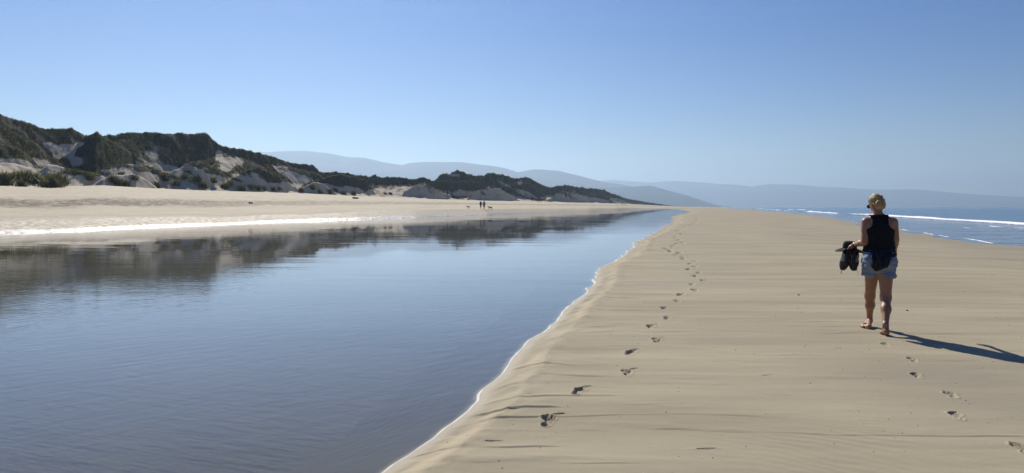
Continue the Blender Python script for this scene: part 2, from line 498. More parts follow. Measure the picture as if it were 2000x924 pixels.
SIL = [(-900, 190), (-500, 196), (-200, 206), (-60, 215), (0, 222), (40, 235), (75, 246), (110, 250), (140, 248), (165, 262), (190, 264), (225, 265), (260, 259), (300, 259), (340, 258),
       (395, 262), (408, 264), (418, 278), (428, 286), (445, 289), (470, 291), (500, 297), (530, 306), (545, 311), (570, 315), (595, 320), (612, 324),
       (624, 336), (645, 336), (680, 338), (720, 346), (740, 342), (760, 346), (800, 348), (850, 351), (868, 342), (893, 334), (915, 340), (940, 342),
       (968, 339), (995, 343), (1008, 350), (1030, 346), (1048, 354), (1060, 363), (1085, 365), (1105, 361), (1125, 365), (1150, 367), (1178, 371),
       (1195, 378), (1225, 387.5), (1260, 394), (1300, 400), (1325, 402.8), (1345, 404.2), (1420, 406)]
RIDGES = [  # (photo silhouette points, depth 0..1 between dune foot and crest line, front slope, back slope)
    (SIL, 1.0, .88, .35),
    ([(-500, 225), (-200, 232), (0, 240), (39, 263), (74, 277), (92, 300)], .66, .85, .5),
    ([(-500, 260), (-200, 272), (0, 277), (39, 289), (58, 304), (74, 322)], .40, .95, .5),
    ([(-400, 310), (-100, 318), (0, 314), (30, 316), (62, 328)], .20, .42, .4),
    ([(138, 296), (152, 278), (168, 266), (188, 253), (204, 266), (225, 276), (245, 290), (275, 309)], .70, .98, .55),
    ([(205, 278), (235, 270), (258, 274), (272, 290)], .82, .7, .5),
    ([(95, 318), (125, 326), (160, 331), (200, 340), (215, 350)], .28, .9, .5),
    ([(195, 332), (235, 323), (270, 321), (300, 327), (338, 333), (372, 317), (394, 312), (420, 326), (442, 340)], .36, .80, .45),
    ([(205, 345), (230, 338), (258, 336), (285, 345)], .18, .95, .5),
    ([(424, 302), (450, 302), (480, 312), (520, 326), (545, 340)], .62, .40, .45),
    ([(452, 342), (475, 330), (500, 324), (520, 330), (545, 342), (568, 358)], .30, .98, .5),
    ([(520, 318), (560, 326), (600, 334), (625, 342)], .80, .6, .5),
    ([(596, 360), (625, 347), (660, 340), (690, 344), (712, 352), (728, 368), (738, 383)], .36, 1.0, .5),
    ([(598, 362), (618, 355), (636, 360)], .14, 1.0, .5),
    ([(722, 374), (760, 368), (800, 362), (830, 358)], .45, .22, .4),
    ([(792, 376), (808, 365), (832, 362), (858, 370), (880, 384)], .20, 1.0, .5),
    ([(845, 356), (868, 353), (905, 354), (935, 357), (962, 362)], .55, 1.0, .5),
    ([(928, 376), (952, 366), (975, 370), (1000, 382)], .25, 1.0, .5),
    ([(985, 362), (1005, 358), (1030, 356), (1052, 368), (1066, 384)], .50, .95, .5),
    ([(1070, 388), (1098, 374), (1122, 373), (1142, 384)], .25, 1.0, .5),
    ([(1140, 384), (1170, 378), (1195, 388)], .35, .7, .5),
]
def dune_z(x, u):
    yf, yc = Yf(x), Yc(x)
    Y = yf + u * (yc - yf); X = (x - 1000) / F * Y
    sc = np.clip(Y / 250, 0.5, 3)
    warp = fbm(X * 0.05, Y * 0.05, 61, 3) * 2.2 * np.clip(Y / 200, .6, 3)
    base = Zf(x) + 0.10 * np.minimum(np.minimum(Y - yf, yc - yf), 70) * np.clip(u, 0, 1) * sstep(1300, 1150, x) - 0.25 * np.maximum(Y - yc, 0) * 0.2
    acc = np.exp(np.clip(base / 0.4, -50, 120))
    xe = x + warp * F / Y * 0.30
    for pts, ur, sf, sb in RIDGES:
        px = np.array([p[0] for p in pts], float); py = np.array([p[1] for p in pts], float)
        Yr = yf + ur * (yc - yf) + warp * 0.8
        H = CAM_H + (HY - np.interp(xe, px, py)) * Yr / F
        out = np.maximum(np.maximum(px[0] - xe, xe - px[-1]), 0) / F * Yr
        H = H - 0.75 * out
        h = H - sf * np.maximum(Yr - Y, 0) - sb * np.maximum(Y - Yr, 0)
        acc = acc + np.exp(np.clip(h / 0.4, -50, 120))
    Z = 0.4 * np.log(acc)
    k = sstep(0.02, 0.18, u)
    Z = Z + k * (0.9 * fbm(X * 0.085, Y * 0.085, 62, 3) + 0.75 * np.abs(fbm(X * 0.25 + Y * 0.15, Y * 0.2 - X * 0.1, 63, 3)) + 0.18 * fbm(X * 0.7, Y * 0.7, 64, 2)) * np.clip(Y / 220, .8, 1.6)
    Z = Z - 0.35 * k
    return X, Y, Z

# bare sand on the dunes: (centre x, y, rx, ry, tilt deg) in the photo
BARE = [(128, 294, 26, 14, -10), (105, 290, 20, 8, 25), (145, 312, 14, 10, 30), (25, 321, 42, 9, 4), (95, 322, 30, 7, 20), (225, 333, 30, 4, -5), (310, 325, 36, 4, 8), (335, 333, 22, 5, 0),
        (280, 345, 34, 8, 8), (195, 358, 40, 6, 0), (428, 306, 7, 14, 8), (455, 314, 26, 9, 6), (440, 325, 14, 9, 0), (375, 330, 20, 5, 12), (410, 345, 40, 5, 14),
        (560, 336, 30, 9, 32), (590, 350, 24, 9, 15), (575, 365, 30, 7, 8), (765, 372, 40, 9, -6), (742, 380, 16, 6, 0), (820, 382, 12, 4, 0),
        (886, 342, 14, 3, 5), (1016, 356, 6, 6, 0), (1000, 368, 34, 2.5, 28), (985, 376, 26, 2.0, 25), (960, 380, 24, 2.0, 25), (1030, 378, 20, 2.5, 25), (1095, 383, 9, 4, 10),
        (1140, 386, 22, 3, 10), (1165, 390, 24, 3, 8), (1080, 390, 22, 3, 8), (1005, 388, 24, 3, 8), (660, 370, 26, 3, 22), (640, 376, 26, 5, 8), (1208, 393, 18, 4, 12), (155, 282, 10, 5, -20), (235, 352, 42, 8, 4), (310, 352, 40, 8, 8), (355, 343, 22, 6, 14), (70, 334, 40, 5, 12), (150, 350, 28, 7, 6), (480, 350, 22, 4, 20), (520, 362, 26, 5, 12), (455, 357, 30, 4, 14), (20, 337, 30, 5, 0), (620, 366, 14, 4, 12), (705, 380, 16, 4, 10), (930, 389, 26, 3, 4), (870, 390, 30, 3, 2)]
def veg_mask(xx, uu, X, Y, Z):
    py = HY - (Z - CAM_H) * F / Y
    n = fbm(X * 0.13, Y * 0.10, 71, 4)
    n2 = fbm(X * 0.5, Y * 0.4, 72, 3)
    foot = np.interp(xx, *FOOT_Y)
    hgt = (foot - py) / (Yf(xx) ** -1 * 2200)      # metres-ish above the foot
    def blur(A, m, ax):
        P = np.pad(A, [(m, m) if i == ax else (0, 0) for i in (0, 1)], mode='edge'); c = np.cumsum(P, ax)
        c = np.concatenate([np.zeros_like(np.take(c, [0], ax)), c], ax); L = A.shape[ax]
        return (np.take(c, np.arange(2 * m + 1, 2 * m + 1 + L), ax) - np.take(c, np.arange(L), ax)) / (2 * m + 1)
    zb = blur(blur(Z, 14, 1), 14, 0)
    hump = np.clip((Z - zb) / 0.7, -1, 1)
    v = 0.43 + 0.60 * hump + 0.55 * n + 0.30 * n2 + 0.9 * sstep(0.20, 0.55, uu) - 1.20 * sstep(0.38, 0.06, uu) + 0.05 * sstep(580, 800, xx)
    for cx, cy, rx, ry, a_ in ((175, 308, 26, 20, .75), (330, 308, 60, 26, .55), (900, 374, 34, 13, .6), (250, 318, 30, 8, .5), (510, 345, 30, 12, .4), (690, 372, 18, 10, .4)):
        e = np.sqrt(((xx - cx) / rx) ** 2 + ((py - cy) / ry) ** 2)
        v = v - a_ * sstep(1.3, 0.6, e + 0.3 * n2)
    # streaks running down towards the right, as wind leaves them
    st = fbm((xx * 0.5 + py * 0.9) * 0.02, (py - xx * 0.45) * 0.16, 73, 3)
    v = v + 0.75 * st * sstep(0.95, 0.25, uu)
    for cx, cy, rx, ry, ang in BARE:
        a = math.radians(ang); dx = xx - cx; dy = py - cy
        e = np.sqrt(((dx * math.cos(a) + dy * math.sin(a)) / rx) ** 2 + ((-dx * math.sin(a) + dy * math.cos(a)) / ry) ** 2)
        v = v - 1.7 * sstep(1.35, 0.75, e + 0.35 * n2)
    return np.clip(v, 0, 1)

def build_dunes():
    cols = np.concatenate([np.arange(-900, -60, 14.0), np.arange(-60, 1353, 2.0)])
    u = np.concatenate([np.linspace(0, 1.05, 190)[:-1], np.linspace(1.05, 1.8, 30)])
    xx = np.repeat(cols[None, :], len(u), 0); uu = np.repeat(u[:, None], len(cols), 1)
    X, Y, Z = dune_z(xx, uu)
    Z[0] = beach_z(xx[0], Y[0])
    veg = veg_mask(xx, uu, X, Y, Z)
    o = grid_mesh("dunes", X, Y, Z, None, M_dune, {"veg": veg})
    tag(o, kind="structure")
    return cols, u, X, Y, Z, veg
DC, DU, DX, DYY, DZ, DV = build_dunes()

def dune_sample(x, u):
    ci = np.clip(np.searchsorted(DC, x) - 1, 0, len(DC) - 2); ri = np.clip(np.searchsorted(DU, u) - 1, 0, len(DU) - 2)
    fx = (x - DC[ci]) / (DC[ci + 1] - DC[ci]); fu = (u - DU[ri]) / (DU[ri + 1] - DU[ri])
    def s(A): return (A[ri, ci] * (1 - fx) + A[ri, ci + 1] * fx) * (1 - fu) + (A[ri + 1, ci] * (1 - fx) + A[ri + 1, ci + 1] * fx) * fu
    return s(DX), s(DYY), s(DZ), s(DV)

def grass_material():
    t = NT("marram_blade")
    c = t.attr("tint", "Color")
    b = t.bsdf(c, 0.6, 0.25)
    tr = t.n("ShaderNodeBsdfTranslucent"); t.l(c, tr.inputs[0])
    mx = t.n("ShaderNodeMixShader"); mx.inputs[0].default_value = 0.38
    t.l(b, mx.inputs[1]); t.l(tr.outputs[0], mx.inputs[2])
    return t.done(mx.outputs[0])
M_grass = grass_material()
TINTS = np.array([(.075, .090, .028), (.060, .075, .030), (.105, .110, .035), (.150, .130, .060), (.050, .060, .025), (.19, .165, .09)])
TINTS = TINTS * np.array([.95, .86, .78])
TINT_P = np.array([.27, .25, .18, .12, .12, .06])

def blades(bx, by, bz, hgt, width, lean, rng):
    """one bent blade (two triangles) per entry"""
    n = len(bx)
    a = rng.uniform(0, 2 * math.pi, n); wa = rng.uniform(0, math.pi, n)
    L = lean * hgt
    B = np.stack([bx, by, bz], -1)
    wv = np.stack([np.cos(wa), np.sin(wa), 0 * wa], -1) * (width / 2)[:, None]
    dirv = np.stack([np.cos(a), np.sin(a), 0 * a], -1)
    mid = B + dirv * (L * 0.35)[:, None] + np.array([0, 0, 1.0]) * (hgt * 0.62)[:, None]
    tip = B + dirv * L[:, None] + np.array([0, 0, 1.0]) * hgt[:, None]
    V = np.stack([B - wv, B + wv, mid + wv * .7, mid - wv * .7, tip], 1).reshape(-1, 3)
    i = np.arange(n)[:, None] * 5
    T = np.concatenate([i + [0, 1, 2], i + [0, 2, 3], i + [3, 2, 4]], 0)
    return V, T

def build_marram():
    rng = np.random.default_rng(5)
    N = 260000
    x = rng.uniform(-150, 1345, N); u = rng.uniform(0.03, 1.12, N)
    X, Y, Z, v = dune_sample(x, u)
    # even spread over the ground, thinned by distance and by the cover
    p = np.clip((v - 0.15) / 0.60, 0, 1) ** 1.3 * np.clip(Y / 420, 0.4, 1)
    clump = fbm(X * 0.45, Y * 0.45, 81, 2)
    p = p * sstep(-0.45, 0.25, clump)
    k = rng.uniform(0, 1, N) < p
    X, Y, Z = X[k], Y[k], Z[k]
    n = len(X)
    nb = 6
    vk = v[k]
    s = np.repeat((1 + 0.35 * sstep(0.75, 0.4, vk)) * rng.uniform(0.6, 1.25, n) * np.clip(Y / 420, 0.85, 1.5), nb)
    bx = np.repeat(X, nb) + rng.normal(0, .22, n * nb) * s; by = np.repeat(Y, nb) + rng.normal(0, .22, n * nb) * s
    bz = np.repeat(Z, nb) - 0.12
    hgt = rng.uniform(0.35, 0.75, n * nb) * s
    V, T = blades(bx, by, bz, hgt, 0.11 * s, rng.uniform(0.2, 0.8, n * nb), rng)
    tn = fbm(X * 0.06, Y * 0.06, 83, 3)
    ti = rng.choice(len(TINTS), n, p=TINT_P)
    c = TINTS[ti] * (0.85 + 0.5 * sstep(-.4, .4, tn))[:, None]
    tint = np.repeat(np.repeat(c, nb, 0) * rng.uniform(.75, 1.25, n * nb)[:, None], 5, 0)
    o = mesh_np("marram_grass", V, T, M_grass, smooth=False, attrs={"tint": tint})
    tag(o, "dark green marram grass covering the sand dunes", "grass", kind="stuff")
    print("marram tufts", n, "tris", len(T))
build_marram()

# single tussocks at the foot of the dunes
def tussock_mesh(seed):
    rng = np.random.default_rng(seed)
    n = 150
    r = np.abs(rng.normal(0, 0.42, n)); a = rng.uniform(0, 2 * math.pi, n)
    V, T = blades(r * np.cos(a), r * np.sin(a) * .8, -0.15 + 0 * a, rng.uniform(.7, 1.35, n) * (1.15 - 0.4 * np.clip(r, 0, 1)), np.full(n, .11), rng.uniform(.15, .75, n), rng)
    c = TINTS[rng.choice(len(TINTS), n, p=TINT_P)] * rng.uniform(.8, 1.4, n)[:, None]
    return mesh_np("tussock", V, T, M_grass, smooth=False, attrs={"tint": np.repeat(c, 5, 0)}, link=False)

def dune_pick(px, py):
    """point of the land surface seen at a photo pixel, marching from the viewer"""
    us = np.linspace(0, 1.1, 400)
    X, Y, Z, v = dune_sample(np.full(400, px), us)
    rows = HY - (Z - CAM_H) * F / Y
    hit = np.where(rows <= py)[0]
    if len(hit) and hit[0] > 0: i = hit[0]; return X[i], Y[i], Z[i]
    yy = np.linspace(Ys(px), Yf(px), 400); z = beach_z(np.full(400, float(px)), yy)
    r = HY - (z - CAM_H) * F / yy
    i = np.argmin(np.abs(r - py)); return (px - 1000) / F * yy[i], yy[i], z[i]

TUSS = [(8, 360, 1.9), (45, 352, 1.7), (62, 357, 1.9), (85, 362, 2.1), (100, 366, 2.2), (122, 358, 1.5), (40, 364, 1.1), (175, 352, 1.2), (219, 356, 1.4), (229, 362, 1.3),
        (242, 363, 1.4), (262, 352, 1.2), (306, 366, 1.3), (322, 352, 1.8), (343, 362, 1.3), (385, 355, 1.6), (397, 368, 1.6), (416, 357, 1.4), (438, 368, 1.5), (450, 363, 1.4),
        (472, 372, 1.7), (490, 370, 1.4), (503, 371, 1.5), (515, 371, 1.2), (533, 373, 1.2), (588, 374, 1.1), (610, 370, 1.5), (644, 378, 1.5), (670, 380, 1.4), (690, 380, 1.3), (752, 380, .9), (762, 380, 1.0),
        (30, 350, 1.3), (110, 352, 1.4), (360, 350, 1.3), (545, 372, 1.0), (625, 378, 1.2), (655, 374, 1.2)]
_u = 'first second third fourth fifth sixth seventh eighth ninth'.split()
ORD = _u + 'tenth eleventh twelfth thirteenth fourteenth fifteenth sixteenth seventeenth eighteenth nineteenth twentieth'.split() + ['twenty-' + q for q in _u] + ['thirtieth'] + ['thirty-' + q for q in _u] + ['fortieth']
def build_tussocks():
    meshes = [tussock_mesh(100 + i) for i in range(5)]
    rng = random.Random(4)
    for i, (px, py, s) in enumerate(sorted(TUSS)):
        x, y, z = dune_pick(px, py)
        o = bpy.data.objects.new("grass_tussock", meshes[i % 5])
        o.location = (x, y, z); o.scale = (s * 1.25, s * 1.25, s); o.rotation_euler = (0, 0, rng.uniform(0, 6.28))
        COL.objects.link(o)
        tag(o, "marram grass tussock growing from bare sand at the dune foot, %s from the left" % ORD[i], "grass tussock", "tussocks along the dune foot")
build_tussocks()

# ------------------------------------------------------------------ hazy hills across the bay
def hill_material(name, a, b):
    t = NT(name); n = t.noise(t.coord((.0016, .0016, .004)), 1.0, 6, 0.6)
    return t.done(t.bsdf(t.mix(t.ramp(n, .35, .65), a, b), 0.95, 0.05))
M_hill = hill_material("hill_heath", (.022, .030, .018), (.050, .052, .030))
def build_hill(name, pts, D0, depth, seed):
    px = np.array([p[0] for p in pts], float); py = np.array([p[1] for p in pts], float)
    cols = np.arange(px[0], px[-1] + 1, 4.0)
    u = np.linspace(0, 1.5, 46)
    xx = np.repeat(cols[None, :], len(u), 0); uu = np.repeat(u[:, None], len(cols), 1)
    Y = D0 - depth + uu * depth; X = (xx - 1000) / F * Y
    sil = np.interp(xx, px, py)
    H = CAM_H + (HY - sil) * D0 / F
    sh = np.where(uu <= 1, np.sin(np.clip(uu, 0, 1) * math.pi / 2) ** 1.3, 1 - 0.5 * (uu - 1) ** 1.5)
    rel = 1 - 0.30 * sstep(0.0, 0.25, uu) * sstep(1, .75, uu) * (0.5 + 0.5 * fbm(X / (D0 * .05), Y / (D0 * .12), seed, 4))
    fine = 1 + 0.012 * fbm(xx * 0.03, uu * 3, seed + 5, 3)
    Z = H * sh * rel * fine - 1.4 + 0.0 * H
    Z[0] = -1.5
    o = grid_mesh(name, X, Y, Z, None, M_hill); tag(o, kind="structure")
build_hill("far_hills", [(900, 360), (1085, 356), (1175, 352.5), (1195, 351.6), (1240, 354.6), (1270, 356.4), (1300, 354), (1330, 353.4), (1390, 357.6), (1408, 359.5), (1440, 361), (1470, 364.4),
    (1500, 360), (1551, 360), (1590, 364), (1642, 366), (1691, 370), (1789, 370), (1837, 374), (1902, 379.7), (2000, 385), (2120, 391), (2300, 398), (2500, 404)], 14500, 2200, 91)
build_hill("mountain_ridge", [(-400, 330), (100, 315), (400, 304), (500, 298), (520, 296.5), (560, 295), (600, 295), (640, 299), (675, 306), (715, 308), (750, 317), (785, 323), (800, 319), (830, 316), (900, 316.5),
    (940, 321), (955, 323), (985, 328), (1012, 336), (1040, 331), (1060, 331), (1095, 334), (1150, 348), (1180, 355.5), (1225, 362), (1262, 372), (1310, 386), (1360, 397), (1400, 404)], 9000, 2000, 92)
build_hill("headland", [(900, 380), (1060, 372), (1150, 367), (1200, 366), (1240, 364), (1270, 362), (1306, 372), (1342, 381), (1372, 391.5), (1399, 400), (1415, 403), (1435, 404)], 7400, 1300, 93)

# ------------------------------------------------------------------ stream: bed and water
def offset_poly(dn, df):
    near = [(x + dn * (1 + .05 * max(y, 0)), y) for x, y in NEAR]
    tip = (TIP[0] + 15, TIP[1] + 25)
    far = [(x - df * (1 + 0.02 * max(y, 0)), y + df * (1 + 0.02 * max(y, 0)) * .5) for x, y in FAR]
    return near + [tip] + far[::-1] + [(-60, -30)]
def poly_obj(name, pts, z, mat):
    me = bpy.data.meshes.new(name)
    import mathutils.geometry as mg
    V = [Vector((x, y, z)) for x, y in pts]
    tris = mg.tessellate_polygon([V])
    F_ = []
    for a, b, c in tris:
        n = (V[b] - V[a]).cross(V[c] - V[a]).z
        F_.append((a, b, c) if n > 0 else (a, c, b))
    me.from_pydata(V, [], F_); me.materials.append(mat)
    o = bpy.data.objects.new(name, me); COL.objects.link(o)
    return o
def bed_material():
    t = NT("stream_bed_sand")
    n = t.noise(t.coord((1.0, 3.0, 1), 0.5), 2.0, 4); n2 = t.noise(t.coord(), 0.3, 3)
    w = t.noise(t.coord((2.2, 9.0, 1), 0.35), 1.0, 3, .6)
    col = t.mix(t.ramp(n2, .3, .7), (.105, .100, .078), (.145, .135, .105))
    return t.done(t.bsdf(col, .9, .1, t.bump(w, 0.05, 1.0)))
def water_material():
    t = NT("stream_water")
    cl = t.noise(t.coord((.22, .8, 1), .10), 1.0, 2, .5)
    cm = t.noise(t.coord((1.0, 3.4, 1), -.08), 1.0, 3, .55)
    cr = t.noise(t.coord((2.0, 7.5, 1), -.72), 1.0, 3, .55)
    patch = t.ramp(t.noise(t.coord((.02, .11, 1), .15), 1.0, 3, .6), .38, .62, 0.35, 1.7)
    sep = t.n("ShaderNodeSeparateXYZ"); t.l(t.coord(), sep.inputs[0])
    near = t.ramp(sep.outputs[1], 7.0, 26.0, 1.0, 0.0)
    h = t.math('ADD', t.math('MULTIPLY', cl, 1.0), t.math('MULTIPLY', cm, 0.30))
    h = t.math('MULTIPLY', h, patch)
    h = t.math('ADD', h, t.math('MULTIPLY', t.math('MULTIPLY', cr, near), 0.80))
    nm = t.bump(h, 0.0042, 1.0)
    geo = t.n("ShaderNodeNewGeometry"); dp = t.n("ShaderNodeVectorMath", operation='DOT_PRODUCT')
    t.l(geo.outputs["Incoming"], dp.inputs[0]); t.l(nm, dp.inputs[1])
    om = t.math('SUBTRACT', 1.0, t.math('ABSOLUTE', dp.outputs["Value"]), clamp=True)
    frv = t.math('ADD', 0.02, t.math('MULTIPLY', 0.98, t.math('POWER', om, 5.0)), clamp=True)
    gl = t.n("ShaderNodeBsdfGlossy"); gl.inputs["Roughness"].default_value = 0.01; gl.inputs["Color"].default_value = (.96, .97, 1, 1); t.l(nm, gl.inputs["Normal"])
    tr = t.n("ShaderNodeBsdfTransparent"); tr.inputs[0].default_value = (.82, .82, .79, 1)
    mx = t.n("ShaderNodeMixShader"); t.l(frv, mx.inputs[0]); t.l(tr.outputs[0], mx.inputs[1]); t.l(gl.outputs[0], mx.inputs[2])
    return t.done(mx.outputs[0])
M_water = water_material()
tag(poly_obj("stream_bed", offset_poly(0.6, 1.0), -0.43, bed_material()), kind="structure")
tag(poly_obj("stream_water", offset_poly(0.9, 2.0), WL, M_water), kind="structure")

# foam line where the stream laps the bar
def foam_material():
    t = NT("foam_white"); n = t.noise(t.coord(), 60.0, 3)
    col = t.mix(n, (.30, .28, .23), (.58, .56, .51))
    return t.done(t.bsdf(col, .6, .4, t.bump(n, .01, .8)))
M_foam = foam_material()
def build_stream_foam():
    pts = NEAR[2:-2]
    P = []
    for (ax, ay), (bx, by) in zip(pts[:-1], pts[1:]):
        L = math.hypot(bx - ax, by - ay); st = 0.02 * max(1, ay / 5)
        n = max(2, int(L / st))
        for k in range(n): P.append((ax + (bx - ax) * k / n, ay + (by - ay) * k / n, (by - ay) / L, -(bx - ax) / L))
    P = np.array(P)
    # find the water line on each normal
    offs = np.linspace(-0.5, 0.5, 81)[None, :] * np.clip(P[:, 1:2] / 6, .7, 8)
    X = P[:, 0:1] + P[:, 2:3] * offs; Y = P[:, 1:2] + P[:, 3:4] * offs
    Z, *_ = bar_height(X, Y)
    i = np.argmax(Z > WL, 1)
    ok = (i > 0)
    o = offs[np.arange(len(P)), i]
    o = np.convolve(np.pad(o, 3, mode='edge'), np.ones(7) / 7, 'valid')
    s = np.arange(len(P))
    w = (0.0065 + 0.005 * vnoise(P[:, 0] * 3, P[:, 1] * 3, 95) + 0.003 * vnoise(P[:, 0] * 14, P[:, 1] * 14, 96)) * np.clip(P[:, 1] / 5.5, .8, 3.5)
    w *= sstep(90, 40, P[:, 1]) * (0.35 + 0.65 * sstep(-.55, 0.0, vnoise(P[:, 0] * .8, P[:, 1] * .35, 97)))
    w = np.maximum(w, 0.001)
    prof = [(-1.0, 0.001), (-.5, .003), (0.1, .0045), (.7, .004), (1.0, .001)]
    rows = []
    for q, hz in prof:
        d = o + q * w
        x = P[:, 0] + P[:, 2] * d; y = P[:, 1] + P[:, 3] * d
        zz, *_ = bar_height(x, y)
        rows.append(np.stack([x, y, np.maximum(zz, WL) + hz * np.clip(w / .02, .2, 2)], -1))
    A = np.stack(rows, 0)
    ob = grid_mesh("stream_foam", A[..., 0], A[..., 1], A[..., 2], None, M_foam)
    tag(ob, "thin white foam line along the near edge of the stream", "foam", kind="stuff")
build_stream_foam()

# ------------------------------------------------------------------ sea with a breaking wave
def sea_material():
    t = NT("sea_water")
    foam = t.attr("foam"); shal = t.attr("shallow")
    a = t.noise(t.coord((.10, .32, 1), -.3), 1.0, 4, .6); b = t.noise(t.coord((.5, 1.4, 1), -.3), 1.0, 4, .6); c = t.noise(t.coord((2.2, 2.2, 1)), 1.0, 3, .6)
    h = t.math('ADD', a, t.math('MULTIPLY', b, .35))
    nm = t.bump(h, 0.55, 0.9)
    col = t.mix(shal, (.05, .115, .185), (.08, .12, .165))
    w = t.bsdf(col, t.ramp(shal, 0, 1, .16, .10), .5, nm, IOR=1.333)
    f = t.bsdf((.80, .81, .82), .7, .2)
    fm = t.ramp(t.math('ADD', foam, t.math('MULTIPLY', t.math('SUBTRACT', c, .5), .9)), .42, .58)
    mx = t.n("ShaderNodeMixShader"); t.l(fm, mx.inputs[0]); t.l(w, mx.inputs[1]); t.l(f, mx.inputs[2])
    return t.done(mx.outputs[0])
def build_sea():
    cols = np.concatenate([np.arange(1385, 2080, 3.0), np.arange(2080, 4200, 30.0)])
    py = np.concatenate([np.array([404.22, 404.3, 404.45, 404.6, 404.8]), np.arange(405, 415, .12), np.arange(415, 450, .2), np.arange(450, 500, .6), np.arange(500, 760, 12)])
    D = ((CAM_H - SL) * F / (py - HY))[::-1]
    X = D[:, None] * ((cols - 1000) / F)[None, :]; Y = np.repeat(D[:, None], len(cols), 1)
    ds = seg_dist(X, Y, SEA)
    o = np.where(inside_poly(X, Y, SEA_POLY), ds, -ds)       # metres offshore
    s = (X * .3 + Y * .95)
    wob = fbm(s * 0.02, o * 0 + 3.3, 101, 3)
    near = sstep(500, 150, Y)
    # main breaker
    o1 = np.interp(Y, [20, 60, 80, 160, 400, 900], [17.5, 17.5, 16.5, 10.5, 9, 14]) + 2.2 * wob
    e = o - o1
    hgt = (0.24 + .12 * fbm(s * .05, o * 0, 103, 2)) * np.clip(Y / 90, .8, 1.8)
    br = np.where(e < 0, np.exp(-(e / .8) ** 2), np.exp(-(e / 2.8) ** 2)) * hgt
    Z = SL + br * sstep(0, 4, o)
    foam = np.exp(-((e + .4) / np.where(e < -.4, .6, .32 + .6 * sstep(-.1, .6, fbm(s * .12, o * .3, 104, 3)))) ** 2) * 0.92
    foam *= 0.42 + 0.58 * sstep(-.6, .1, fbm(s * .03, o * 0 + 8, 105, 2))
    # outer, broken line further along
    o2 = o1 + 16 + 5 * fbm(s * .01, o * 0 + 5, 106, 2)
    m2 = sstep(.0, .3, fbm(s * .018, o * 0 + 9, 107, 2)) * sstep(150, 230, Y)
    e2 = o - o2
    Z += m2 * .35 * np.exp(-(e2 / 2.5) ** 2)
    foam = np.maximum(foam, m2 * np.exp(-((e2 + .5) / 2.0) ** 2) * .95)
    # swells outside, thin swash inside
    sw = np.sin(o / 14.0 * 2 * math.pi + 2.0 * fbm(s * .02, o * .02, 108, 2)) * .10 * sstep(12, 40, o) * sstep(900, 300, Y)
    Z += sw
    small = fbm(s * .25, o * 1.2, 109, 3)
    Z += 0.022 * small * sstep(1, 5, o) * sstep(260, 80, Y)
    edge = np.exp(-((o - .35 - .5 * fbm(s * .25, o * 0 + 2, 110, 3)) / .15) ** 2) * (.22 + .70 * sstep(-.25, .35, fbm(s * .35, o * 0 + 7, 111, 3)))
    foam = np.maximum(foam, edge)
    lace = sstep(.42, .75, fbm(s * .12, o * .9, 112, 3)) * sstep(1, 4, o) * sstep(o1 + 0, o1 - 3, o) * .62
    foam = np.maximum(foam, lace)
    foam = np.maximum(foam, .55 * near * 0)
    shal = sstep(o1 + 1, o1 - 2, o)
    ob = grid_mesh("sea", X, Y, Z, o > -1.2 - .01 * Y, sea_material(), {"foam": np.clip(foam, 0, 1.2), "shallow": shal})
    tag(ob, kind="structure")
build_sea()

# ------------------------------------------------------------------ smooth solids from distance fields
def surface_nets(S, o, h):
    I = S < 0
    cnt = np.zeros(tuple(n - 1 for n in S.shape), np.int8)
    corners = [(a, b, c) for a in (0, 1) for b in (0, 1) for c in (0, 1)]
    nx, ny, nz = S.shape
    for a, b, c in corners: cnt += I[a:nx - 1 + a, b:ny - 1 + b, c:nz - 1 + c]
    act = (cnt > 0) & (cnt < 8)
    idx = np.argwhere(act)
    vid = np.full(act.shape, -1, np.int64); vid[act] = np.arange(len(idx))
    V = np.zeros((len(idx), 3)); N = np.zeros(len(idx))
    for i in range(8):
        for j in range(i + 1, 8):
            A, B = np.array(corners[i]), np.array(corners[j])
            if np.abs(A - B).sum() != 1: continue
            sa = S[tuple((idx + A).T)]; sb = S[tuple((idx + B).T)]
            m = (sa < 0) != (sb < 0)
            t = sa[m] / (sa[m] - sb[m])
            V[m] += A + t[:, None] * (B - A); N += m
    V = np.asarray(o) + (idx + V / N[:, None]) * h
    quads = []
    for ax in range(3):
        b, c = (ax + 1) % 3, (ax + 2) % 3
        sl0 = [slice(None)] * 3; sl1 = [slice(None)] * 3
        sl0[ax] = slice(0, -1); sl1[ax] = slice(1, None)
        cr = I[tuple(sl0)] != I[tuple(sl1)]
        p = np.argwhere(cr)
        ok = (p[:, b] > 0) & (p[:, c] > 0) & (p[:, b] < S.shape[b] - 1) & (p[:, c] < S.shape[c] - 1)
        p = p[ok]
        eb = np.zeros(3, int); eb[b] = 1; ec = np.zeros(3, int); ec[c] = 1
        q = np.stack([vid[tuple((p - eb - ec).T)], vid[tuple((p - ec).T)], vid[tuple(p.T)], vid[tuple((p - eb).T)]], -1)
        fl = ~I[tuple(p.T)]
        q[fl] = q[fl][:, ::-1]
        quads.append(q)
    return V, np.concatenate(quads)

